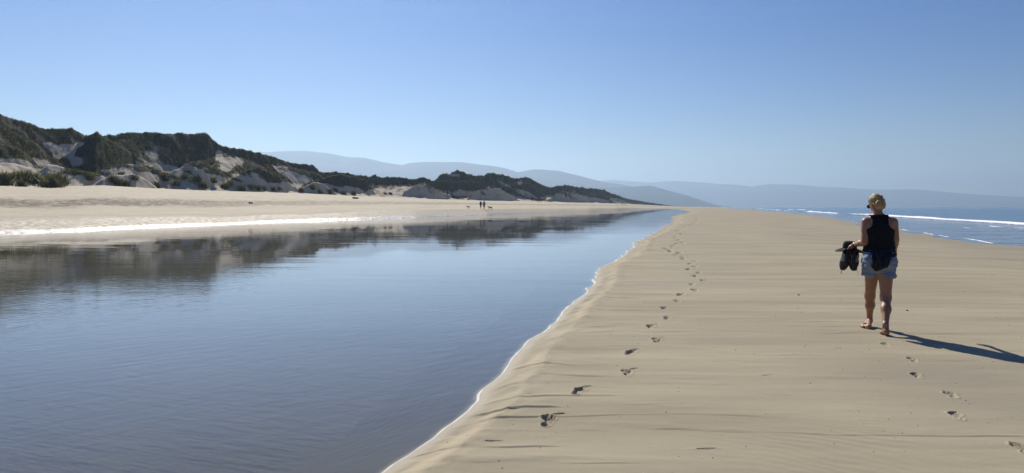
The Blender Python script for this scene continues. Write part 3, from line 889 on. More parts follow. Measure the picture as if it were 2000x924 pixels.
import functools
def MX(a): return functools.reduce(np.maximum, a)
class Field:
    def __init__(self, lo, hi, h, pad=0.05):
        self.h = h; self.o = np.array(lo, float) - pad
        self.n = np.ceil((np.array(hi) + pad - self.o) / h).astype(int) + 1
        self.S = np.full(tuple(self.n), 0.08, np.float32)
        self.ax = [self.o[i] + np.arange(self.n[i]) * h for i in range(3)]
    def box(self, lo, hi):
        sl = []
        for i in range(3):
            a = max(0, int((lo[i] - self.o[i]) / self.h)); b = min(self.n[i], int((hi[i] - self.o[i]) / self.h) + 2)
            sl.append(slice(a, max(a, b)))
        return tuple(sl)
    def pts(self, sl):
        return (self.ax[0][sl[0]][:, None, None], self.ax[1][sl[1]][None, :, None], self.ax[2][sl[2]][None, None, :])
    def put(self, sl, d, k, op='u'):
        s = self.S[sl]
        if op == 'u':
            hh = np.clip(0.5 + 0.5 * (s - d) / k, 0, 1)
            self.S[sl] = s * (1 - hh) + d * hh - k * hh * (1 - hh)
        else:
            self.S[sl] = np.maximum(s, -d)
    def cone(self, a, b, ra, rb, k=.02, q=(1, 1, 1), op='u'):
        a = np.array(a, float); b = np.array(b, float); q = np.array(q, float)
        R = max(ra, rb) + .08
        sl = self.box(np.minimum(a, b) - R * np.maximum(q, .6), np.maximum(a, b) + R * np.maximum(q, .6))
        x, y, z = self.pts(sl)
        ba = (b - a) / q; L = max(ba @ ba, 1e-9)
        px, py, pz = (x - a[0]) / q[0], (y - a[1]) / q[1], (z - a[2]) / q[2]
        t = np.clip((px * ba[0] + py * ba[1] + pz * ba[2]) / L, 0, 1)
        d = np.sqrt((px - t * ba[0]) ** 2 + (py - t * ba[1]) ** 2 + (pz - t * ba[2]) ** 2) - (ra + (rb - ra) * t)
        self.put(sl, d * min(1, q.min() * 1.25), k, op)
    def ell(self, c, r, k=.02, R=None, op='u'):
        c = np.array(c, float); r = np.array(r, float)
        m = r.max() + .08
        sl = self.box(c - m, c + m)
        x, y, z = self.pts(sl)
        x, y, z = x - c[0], y - c[1], z - c[2]
        if R is not None:
            M = np.array(R)
            x, y, z = (M[0, 0] * x + M[1, 0] * y + M[2, 0] * z, M[0, 1] * x + M[1, 1] * y + M[2, 1] * z, M[0, 2] * x + M[1, 2] * y + M[2, 2] * z)
        k0 = np.sqrt((x / r[0]) ** 2 + (y / r[1]) ** 2 + (z / r[2]) ** 2)
        k1 = np.sqrt((x / r[0] ** 2) ** 2 + (y / r[1] ** 2) ** 2 + (z / r[2] ** 2) ** 2)
        self.put(sl, k0 * (k0 - 1) / np.maximum(k1, 1e-6), k, op)
    def copy(self):
        f = Field.__new__(Field); f.h, f.o, f.n, f.ax = self.h, self.o, self.n, self.ax; f.S = self.S.copy(); return f
    def grid(self): return self.pts((slice(None),) * 3)
    def mesh(self, name, mat, parent=None):
        V, Q = surface_nets(self.S, self.o, self.h)
        return mesh_np(name, V, Q, mat, parent)

def tube_mesh(name, pts, r, mat, parent, sides=6):
    """thin cord along a list of points"""
    P = np.array(pts, float); n = len(P)
    T = np.gradient(P, axis=0); T /= np.linalg.norm(T, axis=1)[:, None]
    up = np.where(np.abs(T[:, 2:3]) > .9, [[1., 0, 0]], [[0, 0, 1.]])
    A = np.cross(T, up); A /= np.linalg.norm(A, axis=1)[:, None]; B = np.cross(T, A)
    ang = np.arange(sides) * 2 * math.pi / sides
    V = (P[:, None] + r * (np.cos(ang)[None, :, None] * A[:, None] + np.sin(ang)[None, :, None] * B[:, None])).reshape(-1, 3)
    Fq = [(i * sides + j, i * sides + (j + 1) % sides, (i + 1) * sides + (j + 1) % sides, (i + 1) * sides + j) for i in range(n - 1) for j in range(sides)]
    return mesh_np(name, V, Fq, mat, parent)

# ------------------------------------------------------------------ the walking woman
def skin_material(name="skin"):
    t = NT(name); n = t.noise(t.coord(), 14.0, 4)
    col = t.mix(t.ramp(n, .3, .7), (.27, .135, .080), (.33, .170, .105))
    b = t.n("ShaderNodeBsdfPrincipled")
    t.l(col, b.inputs["Base Color"]); b.inputs["Roughness"].default_value = .48; b.inputs["Specular IOR Level"].default_value = .35
    b.inputs["Subsurface Weight"].default_value = .10; b.inputs["Subsurface Radius"].default_value = (.02, .008, .004)
    return t.done(b.outputs[0])
M_skin = skin_material()
M_tank = simple_mat("black_jersey", (.006, .007, .011), .85, .2, .3, 60, .001)
def denim():
    t = NT("washed_denim")
    w = t.noise(t.coord((260, 260, 60)), 1.0, 2); n = t.noise(t.coord(), 9.0, 4)
    col = t.mix(t.ramp(n, .3, .7), (.11, .155, .235), (.19, .245, .33)); col = t.mix(t.ramp(w, .5, .7, 0, .35), col, (.36, .41, .48))
    return t.done(t.bsdf(col, .9, .15, t.bump(n, .012, .7)))
M_denim = denim()
M_navy = simple_mat("navy_cloth", (.011, .013, .024), .8, .25, .3, 25, .004)
def hair_material():
    t = NT("blonde_hair")
    n = t.noise(t.coord((60, 22, 160)), 1.0, 4, .6); n2 = t.noise(t.coord(), 18, 3)
    col = t.mix(t.ramp(n, .3, .7), (.17, .105, .045), (.58, .43, .21)); col = t.mix(t.ramp(n2, .5, .75, 0, .6), col, (.66, .54, .34))
    return t.done(t.bsdf(col, .42, .4, t.bump(n, .012, .9)))
M_hair = hair_material()
M_shoe = simple_mat("black_mesh_shoe", (.016, .017, .019), .65, .35, .35, 120, .001)
M_sole = simple_mat("dark_rubber", (.022, .022, .024), .7, .3, .2, 60)
M_lace = simple_mat("pale_lace", (.42, .43, .44), .7, .3, .2, 60)
M_darklace = simple_mat("dark_lace", (.03, .03, .033), .8, .2, .2, 60)
M_glass = simple_mat("sunglass_frame", (.012, .012, .013), .2, .5, .1, 20)
M_metal = simple_mat("watch_strap", (.05, .045, .045), .4, .5, .2, 40)

WO = np.array([4.45, 8.42]); WB = math.radians(17)
def PJ(px, py, f):
    """photo pixel + metres ahead of the hips -> woman's own frame (right, ahead, up)"""
    k = (px - 1000) / F
    sb, cb = math.sin(WB), math.cos(WB)
    r = (k * (WO[1] + f * cb) - WO[0] - f * sb) / (cb + k * sb)
    Y = WO[1] - r * sb + f * cb
    return np.array([r, f, CAM_H + (HY - py) * Y / F])
def PG(px, py, z=0.0):
    x, y = at(px, py, z); d = np.array([x, y]) - WO
    sb, cb = math.sin(WB), math.cos(WB)
    return np.array([d[0] * cb - d[1] * sb, d[0] * sb + d[1] * cb, z])
def rot(yaw, pitch):
    cy, sy, cp, sp = math.cos(yaw), math.sin(yaw), math.cos(pitch), math.sin(pitch)
    return np.array([[cy, -sy, 0], [sy, cy, 0], [0, 0, 1]]) @ np.array([[1, 0, 0], [0, cp, -sp], [0, sp, cp]])
V3 = lambda *a: np.array(a, float)

def grip_hand(f, wrist, pc, d, across, curl, r=.0082):
    """palm, four curled fingers and a thumb; d = direction of the knuckles, across = little finger to index, curl = towards the fist"""
    f.cone(wrist, pc - d * .02, .024, .026, .015)
    for s in (-.022, -.007, .008, .023):
        f.cone(pc - d * .03 + across * s * .8, pc + d * .028 + across * s, .014, .0125, .010)
    for i, s in enumerate((-.030, -.010, .010, .030)):
        L = (.85, 1.0, 1.06, .98)[i]
        k0 = pc + d * .034 + across * s
        k1 = k0 + (d * .55 + curl * .8) * .036 * L
        k2 = k1 + (curl * .9 - d * .55) * .026 * L
        k3 = k2 + (-d * .95 + curl * .1) * .018 * L
        f.cone(k0, k1, r + .001, r, .003); f.cone(k1, k2, r, r - .0008, .003); f.cone(k2, k3, r - .0008, r - .0016, .003)
    t0 = pc - d * .022 + across * .026
    t1 = t0 + across * .022 + curl * .018 + d * .018
    t2 = t1 + d * .026 + curl * .014 - across * .008
    f.cone(t0, t1, .014, .0105, .008); f.cone(t1, t2, .0105, .0085, .004)

def build_woman():
    root = empty("person", (WO[0], WO[1], 0), -WB)
    tag(root, "woman in black racerback top and denim shorts walking barefoot along the sand, seen from behind", "person")
    h = .0055
    body = Field((-.48, -.46, -.02), (.34, .66, 1.70), h)
    # ---- joints
    shL, shR = PJ(1692, 434, 0.0), PJ(1745, 434, 0.0)
    elL, wrL, haL = PJ(1688.5, 473, -.05), PJ(1668, 478.5, .13), PJ(1659.5, 485, .165)
    elR, wrR, haR = PJ(1749, 468, .0), PJ(1747, 489, .21), PJ(1746, 494, .29)
    hipL, hipR = PJ(1704, 520, .01), PJ(1730, 520, -.01)
    knL, anL = PJ(1699, 577, .215), PJ(1698.5, 625, .365)
    knR, anR = PJ(1730, 581, -.02), PJ(1729.5, 642, -.300)
    neck, head = PJ(1714.5, 419, -.01), PJ(1711, 397.5, .035)
    cx = PJ(1717, 480, 0)[0]
    # ---- torso
    Q = (1, .66, 1)
    torso = Field((-.48, -.46, -.02), (.34, .66, 1.70), h)
    for f in (torso, body):
        f.cone(V3(cx, -.005, .885), V3(cx, 0, 1.05), .172, .140, .04, Q)
        f.cone(V3(cx, 0, 1.05), V3(cx - .004, -.005, 1.24), .140, .152, .04, Q)
        f.cone(V3(cx - .004, -.005, 1.24), V3(cx - .008, -.015, 1.345), .150, .105, .05, Q)
        f.cone(neck - V3(0, 0, .035), shL + V3(.03, 0, .012), .048, .045, .03, (1, .9, 1))
        f.cone(neck - V3(0, 0, .035), shR + V3(-.03, 0, .012), .048, .045, .03, (1, .9, 1))
        f.cone(shL + V3(.02, 0, -.01), shR + V3(-.02, 0, -.01), .058, .058, .03, (1, .95, 1))
        for s in (-1, 1):                                   # shoulder blades, bust
            f.ell(V3(cx + s * .075, -.075, 1.265), (.055, .03, .075), .035)
            f.ell(V3(cx + s * .07, .085, 1.225), (.065, .055, .06), .03)
            f.ell(V3(cx + s * .078, -.075, .865), (.085, .07, .085), .03)
        f.cone(neck - V3(0, 0, .05), neck + (head - neck) * .5, .050, .048, .02)
    # ---- head, turned a little to the left and looking down
    R = rot(math.radians(26), math.radians(-27))
    hp = lambda x, y, z: head + R @ V3(x, y, z)
    body.ell(hp(0, -.012, .012), (.070, .088, .088), .02, R)
    body.ell(hp(0, .035, -.045), (.054, .052, .062), .03, R)
    body.cone(neck, hp(0, -.01, -.04), .047, .050, .02)
    body.cone(hp(0, .085, .0), hp(0, .103, -.028), .010, .013, .010)          # nose
    body.ell(hp(0, .082, -.058), (.022, .012, .009), .006, R)                 # lips
    body.ell(hp(0, .072, -.092), (.026, .022, .018), .015, R)                 # chin
    body.cone(hp(-.04, .073, .018), hp(.04, .073, .018), .012, .012, .012)    # brow
    for s in (-1, 1):
        body.ell(hp(s * .071, -.012, -.020), (.010, .020, .032), .004, R)     # ears
        body.ell(hp(s * .030, .078, .002), (.013, .010, .010), .003, R)       # eyes
    # ---- arms
    body.cone(shL, elL, .052, .041, .02); body.cone(shL, shL * .62 + elL * .38, .054, .049, .02)
    body.cone(elL, elL * .65 + wrL * .35, .040, .039, .012); body.cone(elL * .65 + wrL * .35, wrL, .039, .0255, .012)
    body.cone(shR, elR, .052, .041, .02); body.cone(elR, elR * .65 + wrR * .35, .040, .039, .012); body.cone(elR * .65 + wrR * .35, wrR, .039, .0255, .012)
    nrm = lambda v: v / np.linalg.norm(v)
    dL = nrm(haL - wrL + V3(-.01, 0, -.03)); acL = nrm(np.cross(dL, V3(0, 0, 1))) * -1
    grip_hand(body, wrL, haL, dL, -acL, nrm(V3(.25, -.3, -1)))
    dR = nrm(haR - wrR); acR = nrm(np.cross(dR, V3(0, 0, 1)))
    grip_hand(body, wrR, haR, dR, -acR, nrm(V3(-.2, .1, -1)))
    # ---- legs
    for hip, kn, an, w in ((hipL, knL, anL, 1.0), (hipR, knR, anR, 1.04)):
        body.cone(hip, kn, .088 * w, .055 * w, .045)
        cal = kn + (an - kn) * .38 + V3(0, -.014, 0)
        body.cone(kn, cal, .051 * w, .050 * w, .05); body.cone(cal, an + V3(0, 0, .04), .050 * w, .031, .04)
        body.cone(an + V3(0, 0, .05), an, .031, .032, .02)
    # left foot flat ahead, turned out; right foot pushing off, heel lifted
    hl = PG(1697, 638.5, .028); dl = nrm(V3(-.34, .94, 0))
    body.cone(anL, hl, .031, .027, .02); body.ell(hl + V3(0, -.005, 0), (.026, .033, .027), .02)
    b1 = hl + dl * .14 + V3(0, 0, -.008)
    body.cone(hl, b1, .028, .024, .02, (1, 1, .9)); body.cone(anL + V3(0, .01, -.02), b1, .030, .018, .03)
    lx = nrm(V3(dl[1], -dl[0], 0))
    for i in range(5):
        q0 = b1 + lx * (.034 - .017 * i) + dl * (-.002 * i * i); q1 = q0 + dl * (.050 - .006 * i) + V3(0, 0, -.008)
        body.cone(q0 - dl * .05 + V3(0, 0, .0), q0, .015, .014, .010); body.cone(q0, q1, .0125 - .001 * i, .0100 - .0008 * i, .004)
    hr = V3(anR[0] + .002, anR[1] - .030, .055); dr = nrm(V3(.03, 1, 0))
    b2 = V3(hr[0] + .005, hr[1] + .15, .022)
    body.cone(anR, hr, .031, .027, .02); body.ell(hr, (.026, .030, .029), .02)
    body.cone(hr, b2, .030, .023, .02); body.cone(anR + V3(0, .02, -.02), b2, .030, .018, .03)
    rx = V3(1, 0, 0)
    for i in range(5):
        q0 = b2 + rx * (-.034 + .017 * i) + dr * (-.002 * i * i); q1 = q0 + dr * (.046 - .006 * i) + V3(0, 0, -.009)
        body.cone(q0 - dr * .05 + V3(0, 0, .010), q0, .015, .013, .010); body.cone(q0, q1, .0125 - .001 * i, .0100 - .0008 * i, .004)
    body.mesh("body", M_skin, root)
    # ---- racerback top
    x, y, z = torso.grid()
    top = torso.copy()
    half = np.interp(z, [1.20, 1.245, 1.275, 1.31, 1.36, 1.42], [.40, .150, .105, .088, .090, .105])
    half_f = np.interp(z, [1.20, 1.25, 1.30, 1.36, 1.42], [.40, .150, .115, .105, .105])
    hw = np.where(y < 0.02, half, half_f)
    fold = .004 * np.sin(z * 95 + 6 * x) * sstep(1.10, 0.98, z) * np.ones_like(y)
    sag = top.S - .011 - .010 * sstep(1.16, 1.0, z) + fold
    neckd = 0.052 - np.sqrt((x - neck[0]) ** 2 + ((y - neck[1] - .02) / 1.15) ** 2 + ((z - 1.445) / .9) ** 2)
    top.S = MX([sag, np.abs(x - (cx - .004)) - hw, .972 - z + .008 * np.sin(x * 22), z - 1.425 - 0 * x, neckd]).astype(np.float32)
    top.mesh("tank_top", M_tank, root)
    # ---- denim shorts with rolled cuffs
    sh = Field((-.30, -.30, .56), (.34, .36, 1.06), h)
    sh.cone(V3(cx, -.005, .885), V3(cx, 0, 1.03), .188, .158, .04, (1, .74, 1))
    for s in (-1, 1): sh.ell(V3(cx + s * .082, -.088, .860), (.102, .086, .102), .03)
    for hip, kn, s in ((hipL, knL, -1), (hipR, knR, 1)):
        lo = hip + (kn - hip) * .46
        sh.cone(hip + V3(s * .01, 0, .05), lo + V3(s * .008, 0, 0), .108, .092, .012)
    x, y, z = sh.grid()
    wr = -.003 + .0025 * np.sin(z * 120 + 14 * x + 9 * y) + .003 * np.sin(x * 60 - z * 40) + .002 * np.sin(y * 70 + z * 55)
    tt = np.clip((hipL[2] - z) / (hipL[2] - knL[2]), 0, 1)
    xm = .5 * (hipL[0] + (knL[0] - hipL[0]) * tt + hipR[0] + (knR[0] - hipR[0]) * tt) - .004
    notch = .042 * sstep(.745, .668, z) - np.abs(x - xm) - .002 + 0 * y
    hem = .665 + .06 * (x - cx) * 0 + .008 * np.sin(x * 30)
    cuffs = sh.copy()
    sh.S = MX([sh.S + wr, (hem + .012) - z + 0 * y, z - .995 + 0 * y, notch]).astype(np.float32)
    so = sh.mesh("shorts", M_denim, root)
    cuffs.S = MX([cuffs.S + wr - .007, notch - .004, hem - z + 0 * y, z - hem - .040 + .006 * np.sin(x * 45 + y * 30)]).astype(np.float32)
    cuffs.mesh("cuff", M_denim, so)
    # ---- dark garment tied round the waist, hanging over the back
    ga = Field((-.28, -.34, .60), (.34, .30, 1.10), h)
    ga.cone(V3(cx, -.005, .885), V3(cx, 0, 1.03), .192, .165, .04, (1, .76, 1))
    for s in (-1, 1): ga.ell(V3(cx + s * .080, -.09, .865), (.100, .086, .100), .03)
    x, y, z = ga.grid()
    xl = PJ(1701, 510, -.15)[0]; xr = PJ(1741, 510, -.15)[0]
    edge_r = np.interp(z, [.74, .80, .90, .97, 1.0], [xl + .06, xr - .05, xr - .008, xr + .012, xr + .01])
    zb = PJ(1712, 536, -.16)[2]
    tp = .030 * sstep(1.005, .955, z)
    fold = .010 * np.sin(x * 75 + z * 14) + .006 * np.sin(x * 140 - z * 30)
    cloth = MX([ga.S - tp + fold * sstep(1.0, .95, z), (xl + .006 * np.sin(z * 60)) - x + 0 * y, x - edge_r + 0 * y, zb + .8 * (x - cx - .02) ** 2 * 6 - z + 0 * y, z - 1.005 + 0 * y, y - .0 + 0 * z])
    belt = MX([ga.S - .008 + .3 * fold, np.abs(z - .925 - .12 * (x - cx)) - .018 + 0 * y, cx - x + 0 * y])
    ga.S = np.minimum(cloth, belt).astype(np.float32)
    ga.mesh("tied_garment", M_navy, root)
    # ---- hair with a bun
    hf = Field(head - .17, head + .17, .004)
    hf.ell(hp(0, -.018, .018), (.083, .096, .098), .02, R)
    hf.ell(hp(0, -.060, -.035), (.060, .048, .062), .03, R); hf.ell(hp(0, -.045, -.065), (.050, .038, .040), .03, R)
    bun = PJ(1716.5, 396.5, -.085)
    x, y, z = hf.grid()
    L = [R[0, i] * (x - head[0]) + R[1, i] * (y - head[1]) + R[2, i] * (z - head[2]) for i in range(3)]
    ang = np.arctan2(L[2] - .0, L[0])
    strands = .0026 * np.sin(ang * 31 + L[1] * 14) + .0018 * np.sin(ang * 53 - L[1] * 20 + 2) + .004 * np.sin(ang * 7 + L[1] * 25)
    face = np.maximum(-(L[1] - .028 - .45 * np.maximum(L[2] - .03, 0)), -(.055 - L[2]))   # <0 where the face is bare
    face = np.minimum(L[1] - .025 - .55 * np.maximum(L[2] - .02, 0), .075 - L[2] + 0 * L[0])
    nape = L[2] + .100 - .30 * (L[1] + .05) + .012 * np.abs(np.sin(L[0] * 60))
    ear = .030 - np.sqrt(((np.abs(L[0]) - .085) / 1.4) ** 2 + (L[1] - .0) ** 2 + (L[2] + .022) ** 2)
    hf.S = MX([hf.S + strands, face, -nape, ear]).astype(np.float32)
    ho = hf.mesh("hair", M_hair, root)
    bf = Field(bun - .06, bun + .06, .0035)
    bf.ell(bun, (.036, .032, .034), .01)
    x, y, z = bf.grid()
    rr = np.sqrt((x - bun[0]) ** 2 + (z - bun[2]) ** 2); aa = np.arctan2(z - bun[2], x - bun[0])
    bf.S = (bf.S + .004 * np.sin(rr * 420 + aa * 2) + .002 * np.sin(aa * 14)).astype(np.float32)
    bf.mesh("bun", M_hair, ho)
    rg = np.random.default_rng(3)
    for i in range(16):                                     # loose wisps
        a = rg.uniform(-1, 1); s = rg.choice([-1, 1])
        p0 = hp(s * rg.uniform(.06, .08), rg.uniform(-.07, .03), rg.uniform(-.05, .07)) if i < 10 else hp(rg.uniform(-.05, .05), rg.uniform(-.08, -.04), rg.uniform(-.075, -.05))
        dv = V3(s * rg.uniform(.006, .02), rg.uniform(-.02, .02), rg.uniform(-.035, .01))
        tube_mesh("wisp", [p0, p0 + dv * .6, p0 + dv + V3(0, 0, -.012)], .0011, M_hair, ho, 4)
    # ---- sunglasses
    sg = Field(head - .15, head + .15, .004)
    for s in (-1, 1):
        sg.ell(hp(s * .034, .094, .000), (.030, .008, .023), .003, R)
        sg.cone(hp(s * .066, .085, .008), hp(s * .074, -.015, .004), .0045, .0040, .003)
    sg.cone(hp(-.012, .098, .006), hp(.012, .098, .006), .004, .004, .003)
    g = sg.mesh("sunglasses", M_glass, root)
    # ---- watch strap on the left wrist
    wd = nrm(wrL - elL); c0 = elL + (wrL - elL) * .93
    wf = Field(c0 - .06, c0 + .06, .004)
    wf.cone(c0 - wd * .009, c0 + wd * .009, .0305, .030, .004)
    wf.ell(c0 + V3(0, 0, .028), (.016, .016, .010), .004)
    wf.mesh("wristband", M_metal, root)
    return haL
HAND = build_woman()
def from_woman(p):
    sb, cb = math.sin(WB), math.cos(WB)
    return Vector((WO[0] + p[0] * cb + p[1] * sb, WO[1] - p[0] * sb + p[1] * cb, p[2]))

# ------------------------------------------------------------------ what she carries: a pair of shoes and a hat
def build_shoe(top_px, toe_px, f, roll, label, dangle):
    """shoe hanging toe down; own frame: +y heel -> toe, +z out of the laces"""
    a, b = from_woman(PJ(*top_px, f)), from_woman(PJ(*toe_px, f))
    yv = (b - a).normalized()
    zc = Vector((-0.47, -0.88, .12)); zv = (zc - yv * zc.dot(yv)).normalized()
    M = Matrix.Rotation(roll, 3, yv)
    zv = M @ zv; xv = yv.cross(zv)
    root = empty("shoe", a)
    root.rotation_mode = 'QUATERNION'
    root.rotation_quaternion = Matrix((xv, yv, zv)).transposed().to_quaternion()
    tag(root, label, "shoe")
    Lh = .268
    u = Field((-.06, -.02, -.03), (.06, .29, .13), .004)
    u.cone(V3(0, .035, .035), V3(0, .17, .035), .036, .044, .02, (1, 1, .85)); u.cone(V3(0, .17, .033), V3(.004, .235, .028), .044, .034, .02, (1, 1, .8))
    u.cone(V3(0, .032, .035), V3(0, .022, .082), .034, .029, .02); u.cone(V3(0, .05, .06), V3(0, .15, .045), .032, .034, .02)
    u.cone(V3(0, .035, .03), V3(0, .12, .1), .001, .001, .01)
    x, y, z = u.grid()
    hole = u.copy(); hole.S[:] = .08
    hole.cone(V3(0, .035, .125), V3(0, .045, .06), .024, .020, .01); hole.cone(V3(0, .05, .11), V3(0, .09, .075), .020, .014, .01)
    u.S = MX([u.S, -hole.S, .006 - z + 0 * x * y]).astype(np.float32)
    u.mesh("upper", M_shoe, root)
    s = Field((-.07, -.03, -.04), (.07, .30, .05), .004)
    s.cone(V3(0, .032, -.002), V3(0, .12, -.002), .039, .038, .02, (1, 1, .55)); s.cone(V3(0, .12, -.002), V3(.003, .19, 0), .038, .049, .02, (1, 1, .45)); s.cone(V3(.003, .19, 0), V3(.004, .232, .006), .049, .040, .02, (1, 1, .45))
    x, y, z = s.grid()
    s.S = MX([s.S + .0035 * (np.sin(y * 420) > 0) * (z < -.008), z - .012 + 0 * x * y, -.022 - z + 0 * x * y]).astype(np.float32)
    s.mesh("sole", M_sole, root)
    t = Field((-.04, .04, .04), (.04, .19, .13), .004)
    t.cone(V3(0, .15, .070), V3(0, .075, .098), .020, .024, .01, (1, 1, .25))
    t.mesh("tongue", M_sole, root)
    for i in range(5):
        yy = .155 - i * .018; zz = .081 + i * .0055
        for sg in (-1, 1):
            tube_mesh("lace", [(sg * .019, yy, zz - .008), (sg * .008, yy - .003, zz + .004), (-sg * .010, yy - .012, zz + .005)], .0028, M_lace, root, 5)
    for sg, ln in dangle:
        p = Vector((sg * .012, .16, .088))
        q = root.rotation_quaternion.inverted()
        dn = q @ Vector((0, 0, -1)); sd = q @ Vector((1, 0, 0))
        tube_mesh("lace_end", [p, p + Vector((0, .05, .004)), p + Vector((0, .07, 0)) + dn * ln * .5 + sd * .006 * sg, p + Vector((0, .07, 0)) + dn * ln + sd * .022 * sg], .0022, M_darklace, root, 5)
build_shoe((1656, 487), (1645.5, 531), .150, math.radians(14), "black lace-up shoe hanging toe down, the lower one in the woman's hand", ((1, .085), (-1, .08)))
build_shoe((1666, 487), (1667, 527), .205, math.radians(-32), "black lace-up shoe hanging beside the lower one, nearer the woman's hip", ((1, .06),))

def build_hat():
    c = from_woman(PJ(1659.5, 487, .255))
    root = empty("sun_hat", c, -.45)
    tag(root, "dark brimmed hat held above the shoes in the woman's hand", "hat")
    root.rotation_euler = (math.radians(6), math.radians(2), -.45)
    m = simple_mat("dark_felt", (.02, .02, .021), .85, .2, .3, 60, .001)
    n = 40; ang = np.arange(n) * 2 * math.pi / n
    prof = [(.082, .004), (.105, .000), (.135, -.003), (.160, -.010), (.166, -.013), (.166, -.022), (.158, -.020), (.130, -.013), (.100, -.009), (.078, -.006)]
    V = [(r * math.cos(a), r * math.sin(a) * .82, z + .012 * math.cos(2 * a) * (r / .16) ** 2 * -1) for r, z in prof for a in ang]
    k = len(prof)
    Fq = [(i * n + j, i * n + (j + 1) % n, ((i + 1) % k) * n + (j + 1) % n, ((i + 1) % k) * n + j) for i in range(k) for j in range(n)]
    mesh_np("brim", V, np.array(Fq)[:, ::-1], m, root)
    prof = [(.084, -.006), (.083, .03), (.080, .065), (.072, .088), (.058, .101), (.038, .104), (.015, .098), (.001, .096)]
    V = [(r * math.cos(a), r * math.sin(a) * .85, z) for r, z in prof for a in ang]
    Fq = [(i * n + j, i * n + (j + 1) % n, (i + 1) * n + (j + 1) % n, (i + 1) * n + j) for i in range(len(prof) - 1) for j in range(n)]
    mesh_np("crown", V, Fq, m, root)
    b = [(.0855 * math.cos(a), .0855 * math.sin(a) * .85, z) for z in (.002, .020) for a in ang]
    mesh_np("hat_band", b, [(j, (j + 1) % n, n + (j + 1) % n, n + j) for j in range(n)], M_sole, root)
build_hat()

# ------------------------------------------------------------------ people and dogs far off
def land_pick(px, py):
    yy = np.linspace(Ys(px) * 1.001, Yf(px), 1500); z = beach_z(np.full(1500, float(px)), yy)
    r = HY - (z - CAM_H) * F / yy
    i = np.argmin(np.abs(r - py)); return (px - 1000) / F * yy[i], yy[i], z[i]
def far_person(loc, height, bearing, top, bottom, label, bare_leg=True, stride=.22, vox=.022, hairc=(.03, .022, .016)):
    root = empty("person", loc, -bearing); s = height / 1.75
    root.scale = (s, s, s)
    tag(root, label, "person")
    lo, hi = (-.4, -.4, -.02), (.4, .4, 1.8)
    b = Field(lo, hi, vox); t = Field(lo, hi, vox); p = Field(lo, hi, vox); hr = Field((-.15, -.2, 1.45), (.15, .2, 1.85), vox * .7)
    for sx, st in ((-1, stride), (1, -stride)):
        kn = V3(sx * .09, st * .45 + .03, .50); an = V3(sx * .08, st - (.05 if st < 0 else 0), .09)
        b.cone(V3(sx * .09, 0, .92), kn, .085, .058, .02); b.cone(kn, an, .056, .036, .02); b.cone(an + V3(0, -.03, -.05), an + V3(0, .13, -.06), .035, .03, .02)
        p.cone(V3(sx * .09, 0, .95), kn + V3(0, 0, .04 if bare_leg else 0), .105, .085, .02)
        if not bare_leg: p.cone(kn, an + V3(0, 0, .03), .08, .055, .02)
        el = V3(sx * .25, -.04 - st * .3, 1.14); wr = V3(sx * .26, .04 - st * .6, .92)
        b.cone(V3(sx * .18, 0, 1.42), el, .05, .04, .02); b.cone(el, wr, .04, .028, .02); b.cone(wr, wr + V3(0, .02, -.08), .035, .025, .01)
        t.cone(V3(sx * .17, 0, 1.42), el, .065, .055, .02)
    for f, e in ((b, 0), (t, .02)):
        f.cone(V3(0, 0, .98), V3(0, 0, 1.36), .15 + e, .17 + e, .03, (1, .66, 1))
    p.cone(V3(0, 0, .93), V3(0, 0, 1.02), .165, .160, .03, (1, .72, 1))
    b.cone(V3(0, 0, 1.42), V3(0, .02, 1.58), .055, .055, .02); b.ell(V3(0, .02, 1.645), (.075, .09, .105), .02)
    hr.ell(V3(0, .0, 1.665), (.085, .095, .105), .02)
    b.mesh("body", M_skin, root)
    t.mesh("top", simple_mat("top_cloth", top, .85, .2, .15, 20), root); p.mesh("bottoms", simple_mat("bottom_cloth", bottom, .85, .2, .15, 20), root)
    hr.mesh("hair", simple_mat("far_hair", hairc, .6, .3, .2, 40), root)
x, y, z = land_pick(939, 408.3); far_person((x, y, z), 1.78, math.radians(195), (.012, .010, .012), (.04, .025, .02), "walker in dark clothes beside the dark dogs across the stream, left of the pair")
x, y, z = land_pick(945.5, 408.8); far_person((x, y, z), 1.92, math.radians(188), (.34, .36, .50), (.014, .013, .016), "walker in pale lilac shirt and dark shorts across the stream, right of the pair", stride=.15)

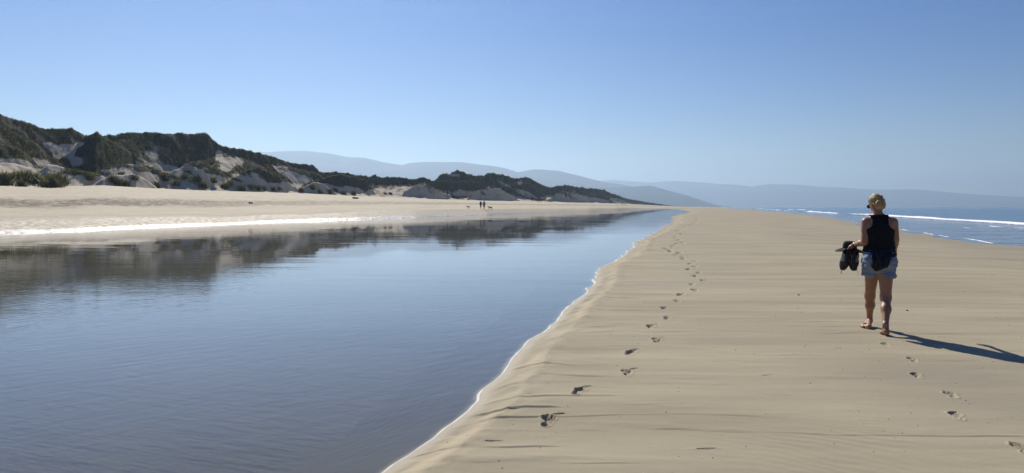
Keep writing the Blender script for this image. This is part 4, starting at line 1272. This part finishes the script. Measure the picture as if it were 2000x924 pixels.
def far_dog(loc, size, bearing, coat, label, legs_pale=False, vox=.016):
    root = empty("dog", loc, -bearing); root.scale = (size,) * 3
    tag(root, label, "dog")
    f = Field((-.2, -.75, -.02), (.2, .65, .8), vox)
    f.ell(V3(0, .13, .47), (.11, .20, .135), .04); f.ell(V3(0, -.18, .49), (.095, .24, .105), .05)       # deep chest, tucked belly
    f.cone(V3(0, .24, .52), V3(0, .40, .62), .085, .065, .04); f.ell(V3(0, .46, .64), (.062, .085, .065), .03)
    f.cone(V3(0, .50, .63), V3(0, .60, .60), .040, .028, .02)                                           # muzzle
    for s in (-1, 1):
        f.cone(V3(s * .045, .43, .69), V3(s * .075, .42, .63), .022, .012, .01)                         # ears
        st = .05 * s
        f.cone(V3(s * .075, .20, .42), V3(s * .075, .19 + st, .22), .055, .032, .03); f.cone(V3(s * .075, .19 + st, .22), V3(s * .075, .20 + st * 2, .03), .028, .022, .015); f.cone(V3(s * .075, .20 + st * 2, .022), V3(s * .075, .24 + st * 2, .02), .025, .022, .01)
        k = V3(s * .075, -.22 - st, .32); hk = V3(s * .075, -.40 - st, .20)
        f.cone(V3(s * .075, -.32, .46), k, .075, .05, .03); f.cone(k, hk, .045, .027, .02); f.cone(hk, V3(s * .075, -.37 - st, .03), .025, .022, .015); f.cone(V3(s * .075, -.37 - st, .022), V3(s * .075, -.32 - st, .02), .025, .022, .01)
    f.cone(V3(0, -.40, .52), V3(0, -.58, .42), .030, .022, .02); f.cone(V3(0, -.58, .42), V3(0, -.70, .40), .022, .012, .02)
    f.mesh("body", coat, root)
M_black_coat = simple_mat("black_coat", (.012, .011, .012), .6, .3, .3, 20)
def pied():
    t = NT("black_and_pale_coat"); g = t.n("ShaderNodeTexCoord"); sp = t.n("ShaderNodeSeparateXYZ"); t.l(g.outputs["Object"], sp.inputs[0])
    n = t.noise(t.coord(), 7.0, 2)
    m = t.ramp(t.math('ADD', sp.outputs[2], t.math('MULTIPLY', n, .1)), .36, .40)
    return t.done(t.bsdf(t.mix(m, (.46, .40, .36), (.012, .011, .012)), .7, .2))
x, y, z = land_pick(914.5, 407.3); far_dog((x, y, z), .85, math.radians(-62), pied(), "small dog with black back and pale legs left of the walkers")
x, y, z = land_pick(957, 409.2); far_dog((x, y, z), 1.08, math.radians(-84), M_black_coat, "large black dog walking at the right of the pair")
# specks of people further along
x, y, z = land_pick(1216, 400.8); far_person((x, y, z), 1.8, .3, (.35, .42, .55), (.25, .26, .3), "tiny far walker in pale blue beside the dune end, left one", vox=.04)
x, y, z = land_pick(1222, 401.2); far_person((x, y, z), 1.8, .3, (.03, .03, .04), (.05, .03, .03), "tiny far walker in dark clothes beside the dune end, right one", vox=.04)
for px, lab in ((1390, "left of the two tiny far figures standing at the surf edge"), (1401.5, "right of the two tiny far figures standing at the surf edge")):
    x, y = at(px, 406.1, 0.0)
    far_person((x, y, 0.0), 2.0, .3, (.03, .035, .05), (.03, .03, .05), lab, False, .1, vox=.05)

# ------------------------------------------------------------------ driftwood and beach litter
def build_log(px, py, L, r, label, rz):
    x, y, z = land_pick(px, py)
    root = empty("driftwood", (x, y, z), rz)
    tag(root, label, "driftwood")
    f = Field((-L * .6, -r * 2, -.1), (L * .6, r * 2, r * 3), r / 5)
    f.cone(V3(-L / 2, 0, r * .95), V3(L / 2, .05, r * .7), r, r * .72, .05); f.cone(V3(L * .2, 0, r), V3(L * .42, .1, r * .2), r * .5, r * .3, .05); f.cone(V3(-L * .1, 0, r), V3(-L * .2, r, r * 1.9), r * .3, r * .12, .05)
    x_, y_, z_ = f.grid()
    f.S = (f.S + .06 * r * np.sin(np.arctan2(z_ - r, y_) * 9 + x_ * 2)).astype(np.float32)
    f.mesh("trunk", simple_mat("tarred_wood", (.014, .011, .010), .9, .1, .4, 6, .02, (1, 6, 6)), root)
build_log(694.5, 388.3, 1.35, .26, "short dark driftwood log lying on the dry sand below the dunes", .1)
build_log(490, 397.6, .5, .13, "small dark lump of driftwood on the trampled sand band", .3)

def rock_mesh(seed):
    rg = np.random.default_rng(seed)
    import bmesh
    bm = bmesh.new(); bmesh.ops.create_icosphere(bm, subdivisions=1, radius=1)
    V = np.array([v.co[:] for v in bm.verts]) * rg.uniform(.65, 1.2, (len(bm.verts), 1)) * [1, .75, .5]
    Fc = np.array([[v.index for v in f.verts] for f in bm.faces]); bm.free()
    return V, Fc
def scatter(name, P, sizes, mat, label, cat, seed):
    rg = np.random.default_rng(seed); base = [rock_mesh(seed + i) for i in range(4)]
    Vs, Fs, n0 = [], [], 0
    for p, s in zip(P, sizes):
        V, Fc = base[rg.integers(4)]; a = rg.uniform(0, 6.28); c, sn = math.cos(a), math.sin(a)
        W = V * s; W = np.stack([W[:, 0] * c - W[:, 1] * sn, W[:, 0] * sn + W[:, 1] * c, W[:, 2]], -1) + p
        Vs.append(W); Fs.append(Fc + n0); n0 += len(V)
    o = mesh_np(name, np.concatenate(Vs), np.concatenate(Fs), mat, smooth=False)
    tag(o, label, cat, kind="stuff")
def litter():
    rg = np.random.default_rng(8)
    n = 420
    py = HY + 520 * rg.uniform(.13, 1, n) ** 1.0; D = CAM_H * F / (py - HY); px = rg.uniform(760, 2150, n); X = (px - 1000) / F * D
    Z, d1, d2, w = bar_height(X, D)
    k = (d1 > .2) & (d2 > 2)
    X, D, Z = X[k], D[k], Z[k]
    half = len(X) * 3 // 5
    scatter("shell_fragments", np.stack([X, D, Z + .001], -1)[:half], rg.uniform(.0025, .006, half) * np.clip(D[:half] / 6, .8, 2), simple_mat("shell", (.75, .70, .62), .5, .4, .15, 30), "white shell crumbs strewn over the sand bar", "shell crumbs", 31)
    scatter("sand_crumbs", np.stack([X, D, Z + .001], -1)[half:], rg.uniform(.003, .008, len(X) - half) * np.clip(D[half:] / 6, .8, 2), simple_mat("dark_crumb", (.07, .055, .04), .9, .1, .3, 30), "dark crumbs of weed and grit strewn over the sand bar", "crumbs", 37)
litter()
for px, py, s, lab in ((1772, 607, .022, "small dark pebble on the sand right of the woman's calves"), (1560, 577, .020, "small dark pebble alone on the open sand left of the woman")):
    x, y = at(px, py, 0); V, Fc = rock_mesh(int(px))
    zz = bar_height(np.array([[x]]), np.array([[y]]))[0][0, 0]
    o = mesh_np("pebble", V * s, Fc, M_sole, smooth=False); o.location = (x, y, zz + s * .3)
    tag(o, lab, "pebble")

# ------------------------------------------------------------------ the air
def build_haze():
    x0, x1, y0, y1, z0, z1 = -19000, 19000, -1500, 17500, -2.6, 760.0
    V = [(x, y, z) for z in (z0, z1) for x, y in ((x0, y0), (x1, y0), (x1, y1), (x0, y1))]
    Fc = [(0, 3, 2, 1), (4, 5, 6, 7), (0, 1, 5, 4), (1, 2, 6, 5), (2, 3, 7, 6), (3, 0, 4, 7)]
    m = bpy.data.materials.new("haze_air"); m.use_nodes = True
    nt = m.node_tree; nt.nodes.clear()
    out = nt.nodes.new("ShaderNodeOutputMaterial"); pv = nt.nodes.new("ShaderNodeVolumePrincipled")
    pv.inputs["Color"].default_value = (0.55, 0.75, 1.0, 1)
    pv.inputs["Density"].default_value = 1.2e-4
    pv.inputs["Anisotropy"].default_value = 0.45
    nt.links.new(pv.outputs[0], out.inputs["Volume"])
    o = mesh_np("haze", V, Fc, m, smooth=False)
    tag(o, "pale blue haze over the bay and hills", "haze", kind="stuff")
build_haze()
